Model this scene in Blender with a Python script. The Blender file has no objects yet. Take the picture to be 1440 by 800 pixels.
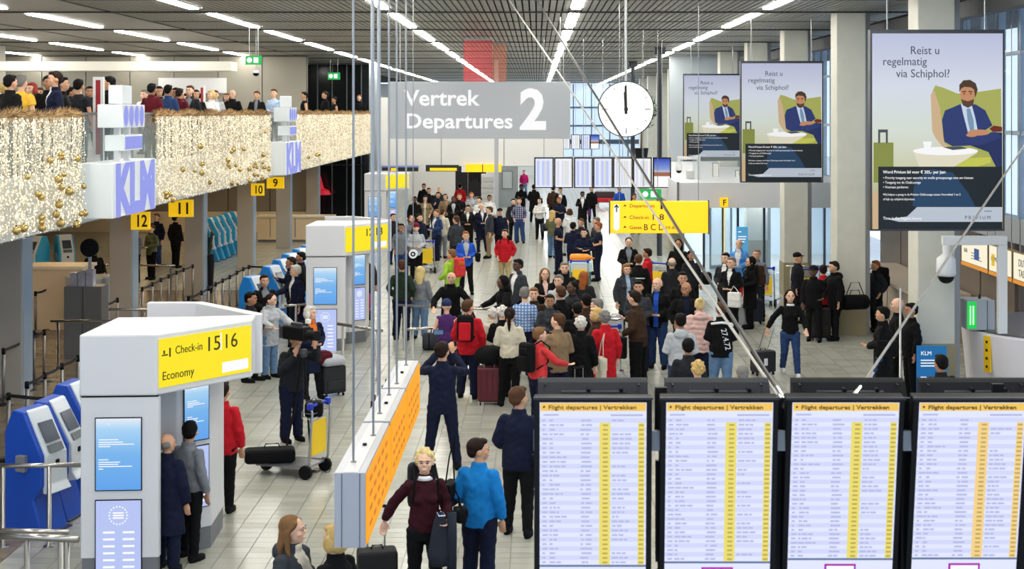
import bpy, bmesh, math, random
import numpy as np
from mathutils import Vector, Matrix, Euler
random.seed(7); RNG = np.random.RandomState(7)
SC = bpy.context.scene; COL = SC.collection; PI = math.pi
F, CX, CY, H = 2000.0, 755.0, 158.0, 5.2       # focal length in pixels of the 1440 frame, principal point, eye height
# ---------------------------------------------------------------- camera
cd = bpy.data.cameras.new('camera'); cam = bpy.data.objects.new('camera', cd); COL.objects.link(cam)
cam.location = (0, 0, H); cam.rotation_euler = (PI/2, 0, 0)
cd.sensor_width = 36; cd.lens = 36*F/1440; cd.shift_x = -(CX-720)/1440; cd.shift_y = -(400-CY)/1440
cd.clip_start = .2; cd.clip_end = 500
cd.dof.use_dof = True; cd.dof.focus_distance = 30; cd.dof.aperture_fstop = 5.6
SC.camera = cam
# ---------------------------------------------------------------- world, exposure
w = bpy.data.worlds.new('sky'); SC.world = w; w.use_nodes = True
w.node_tree.nodes['Background'].inputs[0].default_value = (.66, .80, 1, 1)
w.node_tree.nodes['Background'].inputs[1].default_value = 1.65
SC.view_settings.view_transform = 'Standard'; SC.view_settings.look = 'None'
SC.view_settings.gamma = 1; SC.view_settings.use_curve_mapping = False
SC.view_settings.exposure = 0.0
TUBE_STRENGTH = 40
SC.cycles.max_bounces = 6; SC.cycles.use_denoising = True
try: SC.cycles.transparent_max_bounces = 16
except Exception: pass
# ---------------------------------------------------------------- materials
def lin(c):
    c = c/255.; return c/12.92 if c <= .04045 else ((c+.055)/1.055)**2.4
def L(rgb): return (lin(rgb[0]), lin(rgb[1]), lin(rgb[2]), 1)
_M = {}
def M(name, rgb=(128,128,128), rough=.6, metal=0, emit=0, noise=0, scale=8, bump=0, alpha=1, spec=None, stretch=None):
    if name in _M: return _M[name]
    m = bpy.data.materials.new(name); m.use_nodes = True; nt = m.node_tree; b = nt.nodes['Principled BSDF']
    b.inputs['Base Color'].default_value = L(rgb); b.inputs['Roughness'].default_value = rough
    b.inputs['Metallic'].default_value = metal
    if spec is not None: b.inputs['Specular IOR Level'].default_value = spec
    if emit:
        b.inputs['Emission Color'].default_value = L(rgb); b.inputs['Emission Strength'].default_value = emit
    if alpha < 1: b.inputs['Alpha'].default_value = alpha
    if noise or bump:
        tc = nt.nodes.new('ShaderNodeTexCoord'); nz = nt.nodes.new('ShaderNodeTexNoise')
        nz.inputs['Scale'].default_value = scale; nz.inputs['Detail'].default_value = 3
        if stretch:
            mp = nt.nodes.new('ShaderNodeMapping'); mp.inputs['Scale'].default_value = stretch
            nt.links.new(tc.outputs['Object'], mp.inputs[0]); nt.links.new(mp.outputs[0], nz.inputs['Vector'])
        else: nt.links.new(tc.outputs['Object'], nz.inputs['Vector'])
        if noise:
            mx = nt.nodes.new('ShaderNodeMix'); mx.data_type = 'RGBA'
            k = 1-noise; mx.inputs[6].default_value = L((rgb[0]*k, rgb[1]*k, rgb[2]*k))
            mx.inputs[7].default_value = L(tuple(min(255, q*(1+noise*.6)) for q in rgb))
            nt.links.new(nz.outputs['Fac'], mx.inputs[0]); nt.links.new(mx.outputs[2], b.inputs['Base Color'])
            if emit: nt.links.new(mx.outputs[2], b.inputs['Emission Color'])
        if bump:
            bp = nt.nodes.new('ShaderNodeBump'); bp.inputs['Strength'].default_value = bump; bp.inputs['Distance'].default_value = .02
            nt.links.new(nz.outputs['Fac'], bp.inputs['Height']); nt.links.new(bp.outputs[0], b.inputs['Normal'])
    _M[name] = m; return m
def cloth(rgb):
    return M('cloth_%d_%d_%d' % rgb, rgb, .85, noise=.14, scale=9, bump=.35, spec=.2)
def glow(name, rgb, s=1.):            # backlit print / screen: gives off its own light
    if name in _M: return _M[name]
    m = M(name, rgb, .6, emit=s, spec=.1); m.node_tree.nodes['Principled BSDF'].inputs['Base Color'].default_value = (.02,.02,.02,1)
    m.cycles.emission_sampling = 'NONE'; return m
def glass(name, rgb=(200,220,225), a=.25):
    return M(name, rgb, .05, alpha=a)
def grad(name, stops, s, axis='Z'):   # vertical gradient print over an object's generated box
    if name in _M: return _M[name]
    m = bpy.data.materials.new(name); m.use_nodes = True; nt = m.node_tree; b = nt.nodes['Principled BSDF']
    tc = nt.nodes.new('ShaderNodeTexCoord'); sp = nt.nodes.new('ShaderNodeSeparateXYZ'); cr = nt.nodes.new('ShaderNodeValToRGB')
    nt.links.new(tc.outputs['Generated'], sp.inputs[0]); nt.links.new(sp.outputs[axis], cr.inputs[0])
    e = cr.color_ramp.elements
    while len(e) < len(stops): e.new(.5)
    for i, (p, c) in enumerate(stops): e[i].position = p; e[i].color = L(c)
    b.inputs['Base Color'].default_value = (.02,.02,.02,1); b.inputs['Specular IOR Level'].default_value = .1; b.inputs['Roughness'].default_value = .6
    nt.links.new(cr.outputs[0], b.inputs['Emission Color']); b.inputs['Emission Strength'].default_value = s
    m.cycles.emission_sampling = 'NONE'; _M[name] = m; return m
# ---------------------------------------------------------------- geometry helpers
def P(px, py, d): return Vector(((px-CX)*d/F, d, H-(py-CY)*d/F))
class MB:
    def __init__(s): s.v = []; s.f = []; s.mi = []; s.k = 0
    def add(s, v, f):
        o = len(s.v); s.v += [tuple(q) for q in v]; s.f += [tuple(i+o for i in q) for q in f]; s.mi += [s.k]*len(f); return s
    def box(s, a, b, c=0):
        x0, y0, z0 = [min(a[i], b[i]) for i in range(3)]; x1, y1, z1 = [max(a[i], b[i]) for i in range(3)]
        v = [(x0,y0,z0),(x1,y0,z0),(x1,y1,z0),(x0,y1,z0),(x0,y0,z1),(x1,y0,z1),(x1,y1,z1),(x0,y1,z1)]
        return s.add(v, [(3,2,1,0),(4,5,6,7),(0,1,5,4),(1,2,6,5),(2,3,7,6),(3,0,4,7)])
    def prism(s, poly, z0, z1):           # poly in xy (counter-clockwise), extruded in z
        n = len(poly); v = [(p[0],p[1],z0) for p in poly]+[(p[0],p[1],z1) for p in poly]
        f = [tuple(range(n-1,-1,-1)), tuple(range(n,2*n))]+[(i,(i+1)%n,n+(i+1)%n,n+i) for i in range(n)]
        return s.add(v, f)
    def prof(s, poly, x0, x1):            # poly in (y,z), extruded along x
        n = len(poly); v = [(x0,p[0],p[1]) for p in poly]+[(x1,p[0],p[1]) for p in poly]
        f = [tuple(range(n-1,-1,-1)), tuple(range(n,2*n))]+[(i,(i+1)%n,n+(i+1)%n,n+i) for i in range(n)]
        return s.add(v, f)
    def plate(s, poly, y, t=.004):        # flat print: poly in (x,z), faces -Y
        n = len(poly); v = [(p[0],y,p[1]) for p in poly]+[(p[0],y+t,p[1]) for p in poly]
        f = [tuple(range(n)), tuple(range(2*n-1,n-1,-1))]+[((i+1)%n,i,n+i,n+(i+1)%n) for i in range(n)]
        return s.add(v, f)
    def tube(s, pts, r, n=8):
        v, f = tube(pts, r, n); return s.add(v, f)
    def ell(s, c, r, n=12, m=8, R=None):
        v, f = ell(c, r, n, m, R); return s.add(v, f)
    def lathe(s, prof, c=(0,0,0), n=16):
        v = []; f = []; k = len(prof)
        for i in range(n):
            a = 2*PI*i/n
            for (r, z) in prof: v.append((c[0]+r*math.cos(a), c[1]+r*math.sin(a), c[2]+z))
        for i in range(n):
            j = (i+1) % n
            for q in range(k-1): f.append((i*k+q, j*k+q, j*k+q+1, i*k+q+1))
        f.append(tuple(i*k for i in range(n-1,-1,-1))); f.append(tuple(i*k+k-1 for i in range(n)))
        return s.add(v, f)
    def mesh(s, name, mats, smooth=False):
        me = bpy.data.meshes.new(name); me.from_pydata(s.v, [], s.f)
        for m in (mats if isinstance(mats, (list, tuple)) else [mats]): me.materials.append(m)
        if max(s.mi or [0]): me.polygons.foreach_set('material_index', s.mi)
        if smooth: me.polygons.foreach_set('use_smooth', [True]*len(s.f))
        me.update(); return me
    def build(s, name, mats, parent=None, smooth=False, org=None, bevel=0):
        if org is not None: s.v = [(q[0]-org[0], q[1]-org[1], q[2]-org[2]) for q in s.v]
        o = bpy.data.objects.new(name, s.mesh(name, mats, smooth)); COL.objects.link(o)
        if org is not None and parent is None: o.location = org
        if parent is not None: o.parent = parent
        if bevel:
            b = o.modifiers.new('b', 'BEVEL'); b.width = bevel; b.segments = 2; b.limit_method = 'ANGLE'
        return o
def frames(pts):
    pts = [Vector(p) for p in pts]; T = []
    for i in range(len(pts)):
        a = pts[max(i-1,0)]; b = pts[min(i+1,len(pts)-1)]; T.append((b-a).normalized())
    return pts, T
def tube(pts, r, n=8):
    pts, T = frames(pts); v = []; f = []
    rr = r if isinstance(r, (list,tuple)) and not (len(r) == 2 and len(pts) != 2) else [r]*len(pts)
    ref = Vector((1,0,0)) if abs(T[0].x) < .8 else Vector((0,1,0))
    for i, p in enumerate(pts):
        u = (ref-T[i]*ref.dot(T[i])).normalized(); w_ = T[i].cross(u)
        a_, b_ = rr[i] if isinstance(rr[i], (list,tuple)) else (rr[i], rr[i])
        for k in range(n):
            a = 2*PI*k/n; v.append(p+u*math.cos(a)*a_+w_*math.sin(a)*b_)
    for i in range(len(pts)-1):
        for k in range(n):
            j = (k+1) % n; f.append((i*n+k, i*n+j, (i+1)*n+j, (i+1)*n+k))
    f.append(tuple(range(n-1,-1,-1))); f.append(tuple(range((len(pts)-1)*n, len(pts)*n)))
    return v, f
def ell(c, r, n=12, m=8, R=None):
    v = [Vector((0,0,1))]; f = []
    for i in range(1, m):
        t = PI*i/m
        for k in range(n):
            a = 2*PI*k/n; v.append(Vector((math.sin(t)*math.cos(a), math.sin(t)*math.sin(a), math.cos(t))))
    v.append(Vector((0,0,-1)))
    v = [Vector((q.x*r[0], q.y*r[1], q.z*r[2])) for q in v]
    if R: v = [R @ q for q in v]
    v = [q+Vector(c) for q in v]
    for k in range(n): f.append((0, 1+k, 1+(k+1)%n))
    for i in range(m-2):
        for k in range(n):
            j = (k+1)%n; f.append((1+i*n+k, 1+(i+1)*n+k, 1+(i+1)*n+j, 1+i*n+j))
    e = len(v)-1
    for k in range(n): f.append((e, 1+(m-2)*n+(k+1)%n, 1+(m-2)*n+k))
    return v, f
def tag(o, label=None, cat=None, group=None, kind=None):
    if label: o['label'] = label
    if cat: o['category'] = cat
    if group: o['group'] = group
    if kind: o['kind'] = kind
    return o
def E(name, loc, rz=0, label=None, cat=None, group=None, kind=None):
    o = bpy.data.objects.new(name, None); COL.objects.link(o); o.location = loc; o.rotation_euler = (0,0,rz)
    o.empty_display_size = .1; return tag(o, label, cat, group, kind)
KIDS = {}
def copy_tree(o, parent=None):
    c = o.copy(); COL.objects.link(c); c.parent = parent
    if parent is None: pass
    for ch in list(o.children): copy_tree(ch, c)
    return c
def text(s, size, loc, m, parent, align='LEFT', sx=1., name='lettering', ext=.002, rz=0, bold=0, fit=None, cap=None):
    cu = bpy.data.curves.new(name, 'FONT'); cu.body = s; cu.size = size; cu.align_x = align; cu.extrude = ext
    cu.offset = bold*size; cu.resolution_u = 3; cu.space_line = 1.0
    o = bpy.data.objects.new(name, cu); COL.objects.link(o)
    bpy.context.view_layer.update()
    me = bpy.data.meshes.new_from_object(o.evaluated_get(bpy.context.evaluated_depsgraph_get()))
    bpy.data.objects.remove(o)
    me.materials.clear(); me.materials.append(m); me.name = name
    o = bpy.data.objects.new(name, me); COL.objects.link(o)
    sy = 1
    if fit or cap:
        c = [v.co for v in me.vertices]; w_ = max(q.x for q in c)-min(q.x for q in c)
        if fit: sx = fit/w_
        if cap: sy = cap/(size*.70)
        if cap and not fit: sx = sy*sx
    o.rotation_euler = (PI/2, 0, rz); o.location = loc; o.scale = (sx, sy, 1)
    if parent is not None: o.parent = parent
    return o
CEIL = 7.55
# ================================================================ SETTING
steel = M('brushed_steel', (150,150,150), .3, 1.0); darksteel = M('dark_steel', (70,72,75), .4, .8)
black = M('black_plastic', (10,10,12), .55, spec=.2); white = M('white_panel', (226,226,226), .4); offw = M('off_white', (205,205,200), .55)
grey = M('mid_grey', (120,120,120), .6); yellow = M('sign_yellow', (250,200,10), .45, emit=.55)
yellow.cycles.emission_sampling = 'NONE'
ink = M('sign_ink', (28,24,16), .6)
# ---- floor: grout bed, the tiles that can be told apart as pieces, and the far floor by material
def floor_mat(name, stone, joints):
    m = bpy.data.materials.new(name); m.use_nodes = True; nt = m.node_tree; b = nt.nodes['Principled BSDF']
    tc = nt.nodes.new('ShaderNodeNewGeometry'); nz = nt.nodes.new('ShaderNodeTexNoise'); nz.inputs['Scale'].default_value = 1.3; nz.inputs['Detail'].default_value = 5
    nt.links.new(tc.outputs['Position'], nz.inputs['Vector'])
    mx = nt.nodes.new('ShaderNodeMix'); mx.data_type = 'RGBA'
    mx.inputs[6].default_value = L(tuple(q*.93 for q in stone)); mx.inputs[7].default_value = L(tuple(min(255,q*1.06) for q in stone))
    nt.links.new(nz.outputs['Fac'], mx.inputs[0]); out = mx.outputs[2]
    if joints:
        br = nt.nodes.new('ShaderNodeTexBrick'); br.offset = 0; br.inputs['Scale'].default_value = 1
        br.inputs['Brick Width'].default_value = .31; br.inputs['Row Height'].default_value = .2; br.inputs['Mortar Size'].default_value = .005
        br.inputs['Color1'].default_value = (1,1,1,1); br.inputs['Color2'].default_value = (.93,.93,.92,1); br.inputs['Mortar'].default_value = (.5,.5,.47,1)
        nt.links.new(tc.outputs['Position'], br.inputs['Vector'])
        m2 = nt.nodes.new('ShaderNodeMix'); m2.data_type = 'RGBA'; m2.blend_type = 'MULTIPLY'; m2.inputs[0].default_value = 1
        nt.links.new(out, m2.inputs[6]); nt.links.new(br.outputs['Color'], m2.inputs[7]); out = m2.outputs[2]
    nt.links.new(out, b.inputs['Base Color']); b.inputs['Roughness'].default_value = .24; b.inputs['Specular IOR Level'].default_value = .45
    return m
STONE = (168,168,157)
tile_mats = [floor_mat('floor_tile_%s' % n, tuple(q*k for q in STONE), False) for n, k in (('pale',1.0),('mid',.965),('deep',.93))]
tan_mats = [floor_mat('tan_tile_%s' % n, tuple(q*k for q in (132,118,98)), False) for n, k in (('pale',1.0),('mid',.96),('deep',.92))]  # tan stone, darkened as well for the shadow under the balcony
fl = MB().box((-30,2,-.3),(14,120,-.012)).build('floor', M('grout', (118,118,108), .8)); tag(fl, kind='structure')
TW, TD = .31, .2
proto = [MB().box((-TW/2+.004,-TD/2+.0035,-.012),(TW/2-.004,TD/2-.0035,0)).mesh('tile', m) for m in tile_mats]
near = [(i,j) for j in range(0,40) for i in range(-16,5)]
def tile_seen(i, j):
    x, y = (i+.5)*TW, 15.6+(j+.5)*TD; px = CX+x*F/y; py = CY+H*F/y
    return 299 < px < 760 and py < 815
near = [t for t in near if tile_seen(*t)]; near.sort(key=lambda t: t[1]); near = near[:298]; nset = set(near)
for (i,j) in near:
    o = bpy.data.objects.new('tile', proto[random.choice((0,0,1,2))]); COL.objects.link(o); o.parent = fl
    o.location = ((i+.5)*TW, 15.6+(j+.5)*TD, 0)
mb = MB()
for j in range(-4, 130):
    for i in range(-66, 45):
        if (i,j) in nset: continue
        x = (i+.5)*TW; y = 15.6+(j+.5)*TD
        if abs((CX+x*F/y)-720) > 820: continue
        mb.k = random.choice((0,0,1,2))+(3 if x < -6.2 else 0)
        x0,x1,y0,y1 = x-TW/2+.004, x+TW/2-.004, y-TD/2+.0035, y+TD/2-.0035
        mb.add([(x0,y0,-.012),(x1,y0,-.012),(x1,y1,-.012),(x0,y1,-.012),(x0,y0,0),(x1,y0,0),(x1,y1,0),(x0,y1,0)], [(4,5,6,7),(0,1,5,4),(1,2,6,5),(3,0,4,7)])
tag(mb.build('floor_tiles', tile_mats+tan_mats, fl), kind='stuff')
MB().box((-30,41.6,-.012),(14,120,0)).build('far_tiling', floor_mat('far_floor', STONE, True), fl)
# ---- ceiling: dark void slab, aluminium slats, transverse channels, recessed smooth panels over the balcony
BAY, D0 = 7.07, 33.2
ce = MB().box((-30,3,CEIL+.12),(14,118,CEIL+.3)).build('ceiling', M('ceiling_void', (40,40,40), .9)); tag(ce, kind='structure')
slatm = M('ceiling_slat', (150,149,140), .42, .3, noise=.12, scale=2)
rows = [.886-4.3*k for k in range(-1,6)]
XL = -9.9; n = int((8.9-XL)/.15)
for i in range(n):
    x = XL+i*.15
    cut = any(abs(x+.065-r) < .15 for r in rows)
    b = MB()
    if not cut: b.box((x,8,CEIL),(x+.115,116,CEIL+.03))
    else:
        for k in range(-4, 13):
            s = D0+BAY*k+.45; b.box((x,s+5.5,CEIL),(x+.115,s+BAY,CEIL+.03))
    b.build('slat', slatm, ce)
pm = M('ceiling_panel', (150,147,138), .35, .3)
for k in range(-3, 6):
    for j in range(5):
        x1 = XL-.1-j*4.3
        if x1-4.2 < -30: continue
        y0 = D0+BAY*k
        MB().box((x1-4.2,y0+.1,CEIL),(x1-.05,y0+BAY-.1,CEIL+.05)).build('panel', pm, ce)
cm = M('ceiling_channel', (52,52,52), .6)
for k in range(-3, 12):
    y = D0+BAY*k; MB().box((-30,y-.06,CEIL-.03),(9.2,y+.06,CEIL+.02)).build('channel', cm, ce)
    if k < 9 and k > -3:
        MB().box((-9.9,y+BAY/2-.02,CEIL-.012),(9.2,y+BAY/2+.02,CEIL+.02)).build('channel', cm, ce)
# ---- ceiling lamps: two tubes in line per bay
lampm = M('lamp_tube', (255,252,244), .4, emit=TUBE_STRENGTH); fix = M('lamp_body', (215,215,210), .5)
b = MB().box((-.15,0,.06),(.15,5.4,.1)).box((-.15,0,0),(-.13,5.4,.06)).box((.13,0,0),(.15,5.4,.06)); hb = b.mesh('lamp_body', fix)
b = MB().box((-.10,.03,-.03),(.10,2.66,.045)).box((-.10,2.74,-.03),(.10,5.37,.045)); tb = b.mesh('tube', lampm)
for r in rows:
    for k in range(-4, 12):
        y = D0+BAY*k+.5
        if r < -10 and (k > 3 or k < -3): continue
        ORD = ('first','second','third','fourth','fifth','sixth','seventh','eighth','ninth','tenth','eleventh','twelfth','thirteenth','fourteenth','fifteenth','sixteenth')
        o = E('ceiling_light', (r, y, CEIL-.005), 0, 'long white ceiling lamp, %s along the %s row counted from the window side' % (ORD[k+4], ORD[rows.index(r)]), 'ceiling light', 'fluorescent lamps in rows along the ceiling')
        q_ = o
        for nm, me in (('housing', hb), ('tube', tb)):
            c = bpy.data.objects.new(nm, me); COL.objects.link(c); c.parent = q_; q_ = c
# ---- right-hand columns
colm = M('column_paint', (206,205,192), .55, noise=.05, scale=3); bande = M('column_band', (150,150,150), .35, .5)
for k in range(-1, 10):
    y = D0+BAY*k
    c = MB().box((7.0,y,0),(7.68,y+.7,CEIL+.1)).build('column_right', colm, bevel=.02); tag(c, kind='structure')
    MB().box((6.985,y-.015,0),(7.695,y+.715,.95)).build('cladding', M('column_clad', (150,140,108), .5), c)
    MB().box((7.68,y+.1,0),(7.8,y+.35,CEIL)).build('downpipe', bande, c)
# ---- left-hand columns under the balcony
for k in range(-2, 5):
    y = D0+BAY*k
    c = MB().box((-9.98,y,0),(-9.46,y+.55,3.3)).build('column_left', M('column_left_paint', (168,160,148), .5), bevel=.02); tag(c, kind='structure')
    MB().box((-9.46,y+.02,0),(-9.44,y+.5,3.28)).build('painted_side_light', M('side_light_tone', (150,168,185), .3, .4), c)  # bluish light on the column's right face, put into its colour
# slim dark posts in the middle distance
for d in (51.6, 66.):
    c = MB().lathe([(.1,0),(.1,CEIL)], (4.45,d,0), 16).build('post_hall', M('post_paint', (34,38,44), .4), smooth=False); tag(c, kind='structure')
    MB().box((4.25,d-.2,CEIL-.25),(4.65,d+.2,CEIL)).build('capital', M('post_paint'), c)
# ---- balcony: slab, fascia, glass rail
YB0, YB1 = 14., 67.
sl = MB().box((-30,YB0,3.32),(-7.85,YB1,4.1)).build('floor_balcony', M('balcony_slab', (120,116,108), .6)); tag(sl, kind='structure')
MB().box((-30,YB0,3.26),(-7.9,YB1,3.3)).build('soffit', M('soffit_paint', (105,98,90), .5), sl)
fa = MB().box((-7.85,YB0,3.3),(-7.8,YB1,4.22)).build('trim_balcony', M('fascia_paint', (205,212,216), .4)); tag(fa, kind='structure')
rl = E('railing', (-7.85,YB0,4.1), 0, 'glass balcony railing with steel top rail and posts', 'railing')
gl = glass('rail_glass', (190,205,205), .22)
for k in range(27):
    y = YB0+k*(YB1-YB0)/27; y2 = y+(YB1-YB0)/27
    MB().box((-.01,y-YB0+.03,.1),(.0,y2-YB0-.03,1.04)).build('pane', gl, rl)
    MB().box((-.06,y-YB0-.02,0),(-.02,y-YB0+.02,1.06)).build('post', steel, rl)
MB().box((-.06,0,1.05),(.03,YB1-YB0,1.1)).build('top_rail', steel, rl)
# recessed round downlights in the soffit under the balcony
dlm = M('downlight_glow', (255,222,172), .4, emit=85); dlr = M('downlight_ring', (180,176,170), .4, .6)
for j, X_ in enumerate((-10.9,-13.3,-16.2)):
    for k in range(7):
        y = 31+k*4.6
        o = E('downlight', (X_, y, 3.26), 0, 'round warm downlight, %s along the %s row under the balcony' % (ORD[k], ORD[j]), 'downlight', 'round downlights under the balcony')
        MB().lathe([(.20,-.015),(.20,.0)],(0,0,0),16).build('ring', dlr, o); MB().lathe([(.165,-.022),(.165,-.016)],(0,0,0),16).build('lamp', dlm, o)
# ---- balcony hall back wall with panels, white soffit beam, door opening
bw = MB().box((-26,58.8,4.1),(-9.5,59,CEIL)).build('wall_back', M('backwall_core', (90,86,78), .7)); tag(bw, kind='structure')
wp = M('wall_panel', (150,145,132), .45, .1, noise=.08, scale=.6)
for k in range(9):
    x = -25.9+k*1.82; MB().box((x+.02,58.72,4.1),(x+1.8,58.8,CEIL-.05)).build('panel', wp, bw)
MB().box((-15.6,58.6,6.0),(-12.8,58.7,6.62)).build('white_panel', white, bw)
MB().box((-24,46,6.55),(-9.9,47,6.85)).build('beam', M('white_beam', (246,243,230), .5), bw)
MB().box((-25,48,5.8),(-18.6,48.2,CEIL)).build('panel', M('pale_wall', (196,198,196), .5), bw)
tag(MB().box((-19.6,50,4.1),(-18.9,50.6,CEIL)).build('column_upstairs', M('pale_col', (176,172,160), .6)), kind='structure')
# ---- dark glazed wall closing the balcony end
dg = E('wall_end_left', (-9.6,70,0), 0, kind='structure')
dgm = M('dark_glass', (22,28,30), .12)
for k in range(5):
    for (z0, z1) in ((0,2.6),(2.65,4.6),(4.65,CEIL)):
        MB().box((-1.9+k*.72,0,z0),(-1.22+k*.72,.04,z1)).build('pane', dgm, dg)
MB().box((-1.95,-.04,2.58),(1.75,.1,2.66)).box((-1.95,-.04,4.58),(1.75,.1,4.66)).build('transom', darksteel, dg)
for k in range(6): MB().box((-1.94+k*.72,-.04,0),(-1.89+k*.72,.1,CEIL)).build('mullion', M('mullion_grey', (120,128,130), .4, .5), dg)
# ---- wall under the balcony
ub = MB().box((-30,62,0),(-9.7,62.2,3.3)).build('wall_under', M('brown_wall_core', (80,72,62), .7)); tag(ub, kind='structure')
bp = M('brown_wall', (132,122,106), .45, noise=.08, scale=.8)
for k in range(11): MB().box((-29.9+k*1.83,61.93,.9),(-28.12+k*1.83,62,3.28)).build('panel', bp, ub)
MB().box((-30,61.9,0),(-9.7,61.99,.88)).build('panel', M('cream_wall', (226,206,172), .5), ub)
tag(MB().box((-30,3,0),(-29.8,62,CEIL)).build('wall_left', M('brown_wall'), None), kind='structure')
# ---- bulkhead beyond the big sign
bk = MB().box((-7.6,67,2.66),(1.25,69,5.9)).build('trim_bulkhead', M('bulk_core', (150,150,150), .6)); tag(bk, kind='structure')
x = -7.6
for wd in (3.1,2.95,2.8):
    MB().box((x+.02,66.92,2.68),(x+wd-.01,67,5.9)).build('panel', M('bulk_panel', (228,228,226), .45), bk); x += wd
tag(MB().box((-7.9,66.9,0),(-7.45,67.4,CEIL)).build('column_balcony_end', M('endcol', (168,176,180), .4, .3), bevel=.02), kind='structure')
# ---- shop front under the bulkhead
sf = MB().box((-7.6,84,0),(-4.83,84.3,3.6)).build('wall_shop', M('shop_white', (226,222,216), .5)); tag(sf, kind='structure')
MB().box((-4.83,84,2.25),(-1.2,84.3,3.6)).build('lintel', M('shop_grey', (150,152,158), .5), sf)
MB().box((-5.4,88,0),(-1.2,88.2,3.6)).build('back_panel', M('shop_dark', (26,22,26), .7), sf)
tag(MB().box((-2.15,78,0),(-1.1,78.8,2.8)).build('column_shop', M('grey_col', (150,158,160), .5)), kind='structure')
pf = E('framed_notice', (-1.62,77.97,1.5), 0, 'small framed notice mounted on the grey shop column', 'notice')
MB().box((-.3,-.03,-.5),(.3,0,.5)).build('frame', grey, pf); MB().box((-.25,-.04,-.45),(.25,-.03,.45)).build('sheet', M('notice_sheet', (178,186,188), .5), pf)
# ---- far end glazed wall
fe = E('wall_far', (0,117,0), 0, kind='structure')
MB().box((-30,0,0),(14,.3,1.6)).box((-30,0,1.6),(-9,.3,CEIL)).box((9,0,1.6),(14,.3,CEIL)).build('solid', M('far_wall', (205,210,212), .6), fe)
fg = glass('far_glass', (170,200,230), .3)
for k in range(12):
    MB().box((-9+k*1.5+.03,.1,1.6),(-9+k*1.5+1.47,.13,CEIL)).build('pane', fg, fe)
    MB().box((-9+k*1.5-.04,0,1.6),(-9+k*1.5+.04,.25,CEIL)).build('mullion', M('far_mull', (60,80,100), .5), fe)
for z in (2.9, 4.1, 5.6): MB().box((-9,-.02,z-.07 if z!=2.9 else 2.6),(9,.24,z+.07)).build('transom', M('far_mull'), fe)
# ---- right-hand clerestory glazing
rw = E('wall_right', (9.5,16,0), 0, kind='structure')
MB().box((0,0,2.6),(.3,101,3.1)).box((0,0,7.3),(.3,101,CEIL+.2)).build('band', M('clerestory_band', (150,156,160), .5), rw)
wg = glass('window_glass', (150,185,215), .2); fm = M('fin', (150,168,186), .5, .1)
for k in range(70):
    y = k*1.2
    MB().box((-.03,y-.03,3.1),(.12,y+.03,7.3)).build('mullion', fm, rw)
    if k < 60: MB().box((.02,y+.05,3.1),(.05,y+1.15,7.3)).build('pane', wg, rw)
MB().box((-.08,0,4.75),(.12,84,4.83)).build('transom', fm, rw); MB().box((-.06,0,6.35),(.12,84,6.41)).build('transom', fm, rw)
MB().box((-1.4,0,7.0),(-1.1,101,7.3)).build('beam', M('dark_beam', (46,48,52), .6), rw)
# ---- mezzanine on the right with glass doors under it
mz = MB().box((4.15,42,2.38),(9.5,66,3.12)).build('floor_mezzanine', M('mezz_white', (216,216,218), .5)); tag(mz, kind='structure')
MB().box((4.6,42.0,3.12),(9.4,42.03,3.9)).build('glass_rail', glass('mezz_glass', (190,205,205), .2), mz)
tag(MB().box((5.6,60,3.12),(9.5,60.2,CEIL)).build('wall_mezzanine', M('mezz_wall', (176,184,188), .6)), kind='structure')
MB().box((4.14,41.97,2.36),(4.2,42.1,3.14)).build('edge', grey, mz)
dw = E('wall_doors', (5.4,46,0), 0, kind='structure')
dgl = glass('door_glass', (205,225,235), .28); dfr = M('door_frame_blue', (70,84,98), .4, .5)
xs = [0,.62,1.1,1.95,2.7,3.15,3.9,4.6]
for a_, b_ in zip(xs, xs[1:]):
    MB().box((a_+.04,0,.05),(b_-.04,.02,2.36)).build('pane', dgl, dw)
for a_ in xs: MB().box((a_-.035,-.04,0),(a_+.035,.06,2.38)).build('mullion', dfr, dw)
tag(MB().box((5.4,52,0),(12,52.1,2.4)).build('wall_vestibule', M('vestibule', (206,222,232), .5)), kind='structure')
# door leaves of the revolving entrance
for i,(x,rz) in enumerate(((5.75,.5),(8.2,-.6))):
    dd = E('door_%d' % (i+1), (x,47.2,0), rz, kind='structure')
    MB().box((0,0,0),(.05,.05,2.3)).box((.85,0,0),(.9,.05,2.3)).box((0,0,2.25),(.9,.05,2.3)).box((0,0,0),(.9,.05,.12)).build('door_frame', dfr, dd)
    MB().box((.05,.02,.12),(.85,.03,2.25)).build('pane', dgl, dd)
for i in range(3):  # added glowing panels standing in for daylight behind the doors
    o = E('ceiling_light', (6.2+i*1.3, 46.6, 2.36), 0, 'white panel lamp added over the entrance doors in place of daylight, '+ORD[i]+' from the aisle', 'ceiling light', 'added panel lamps over the entrance')
    MB().box((-.5,0,-.03),(.5,4.6,0)).build('housing', fix, o); MB().box((-.46,.04,-.04),(.46,4.56,-.03)).build('added_diffuser', M('added_panel_lamp', (235,245,255), .4, emit=9), o)  # housing belongs to the added lamps alone
# ---- right-hand shop zone walls
rs = MB().box((9.9,29.2,0),(10.1,41,2.6)).build('wall_cafe', M('cafe_brown', (92,80,70), .6)); tag(rs, kind='structure')
for k in range(5): MB().box((9.84,29.3+k*2.3,.05),(9.9,31.5+k*2.3,2.55)).build('panel', M('cafe_panel', (112,98,84), .5, noise=.1, scale=2), rs)
# ================================================================ HANGING SIGNS, CLOCK, SCREENS
def rect(mb, x0, z0, x1, z1, y, t=.004): return mb.plate([(x0,z0),(x1,z0),(x1,z1),(x0,z1)], y, t)
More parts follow.
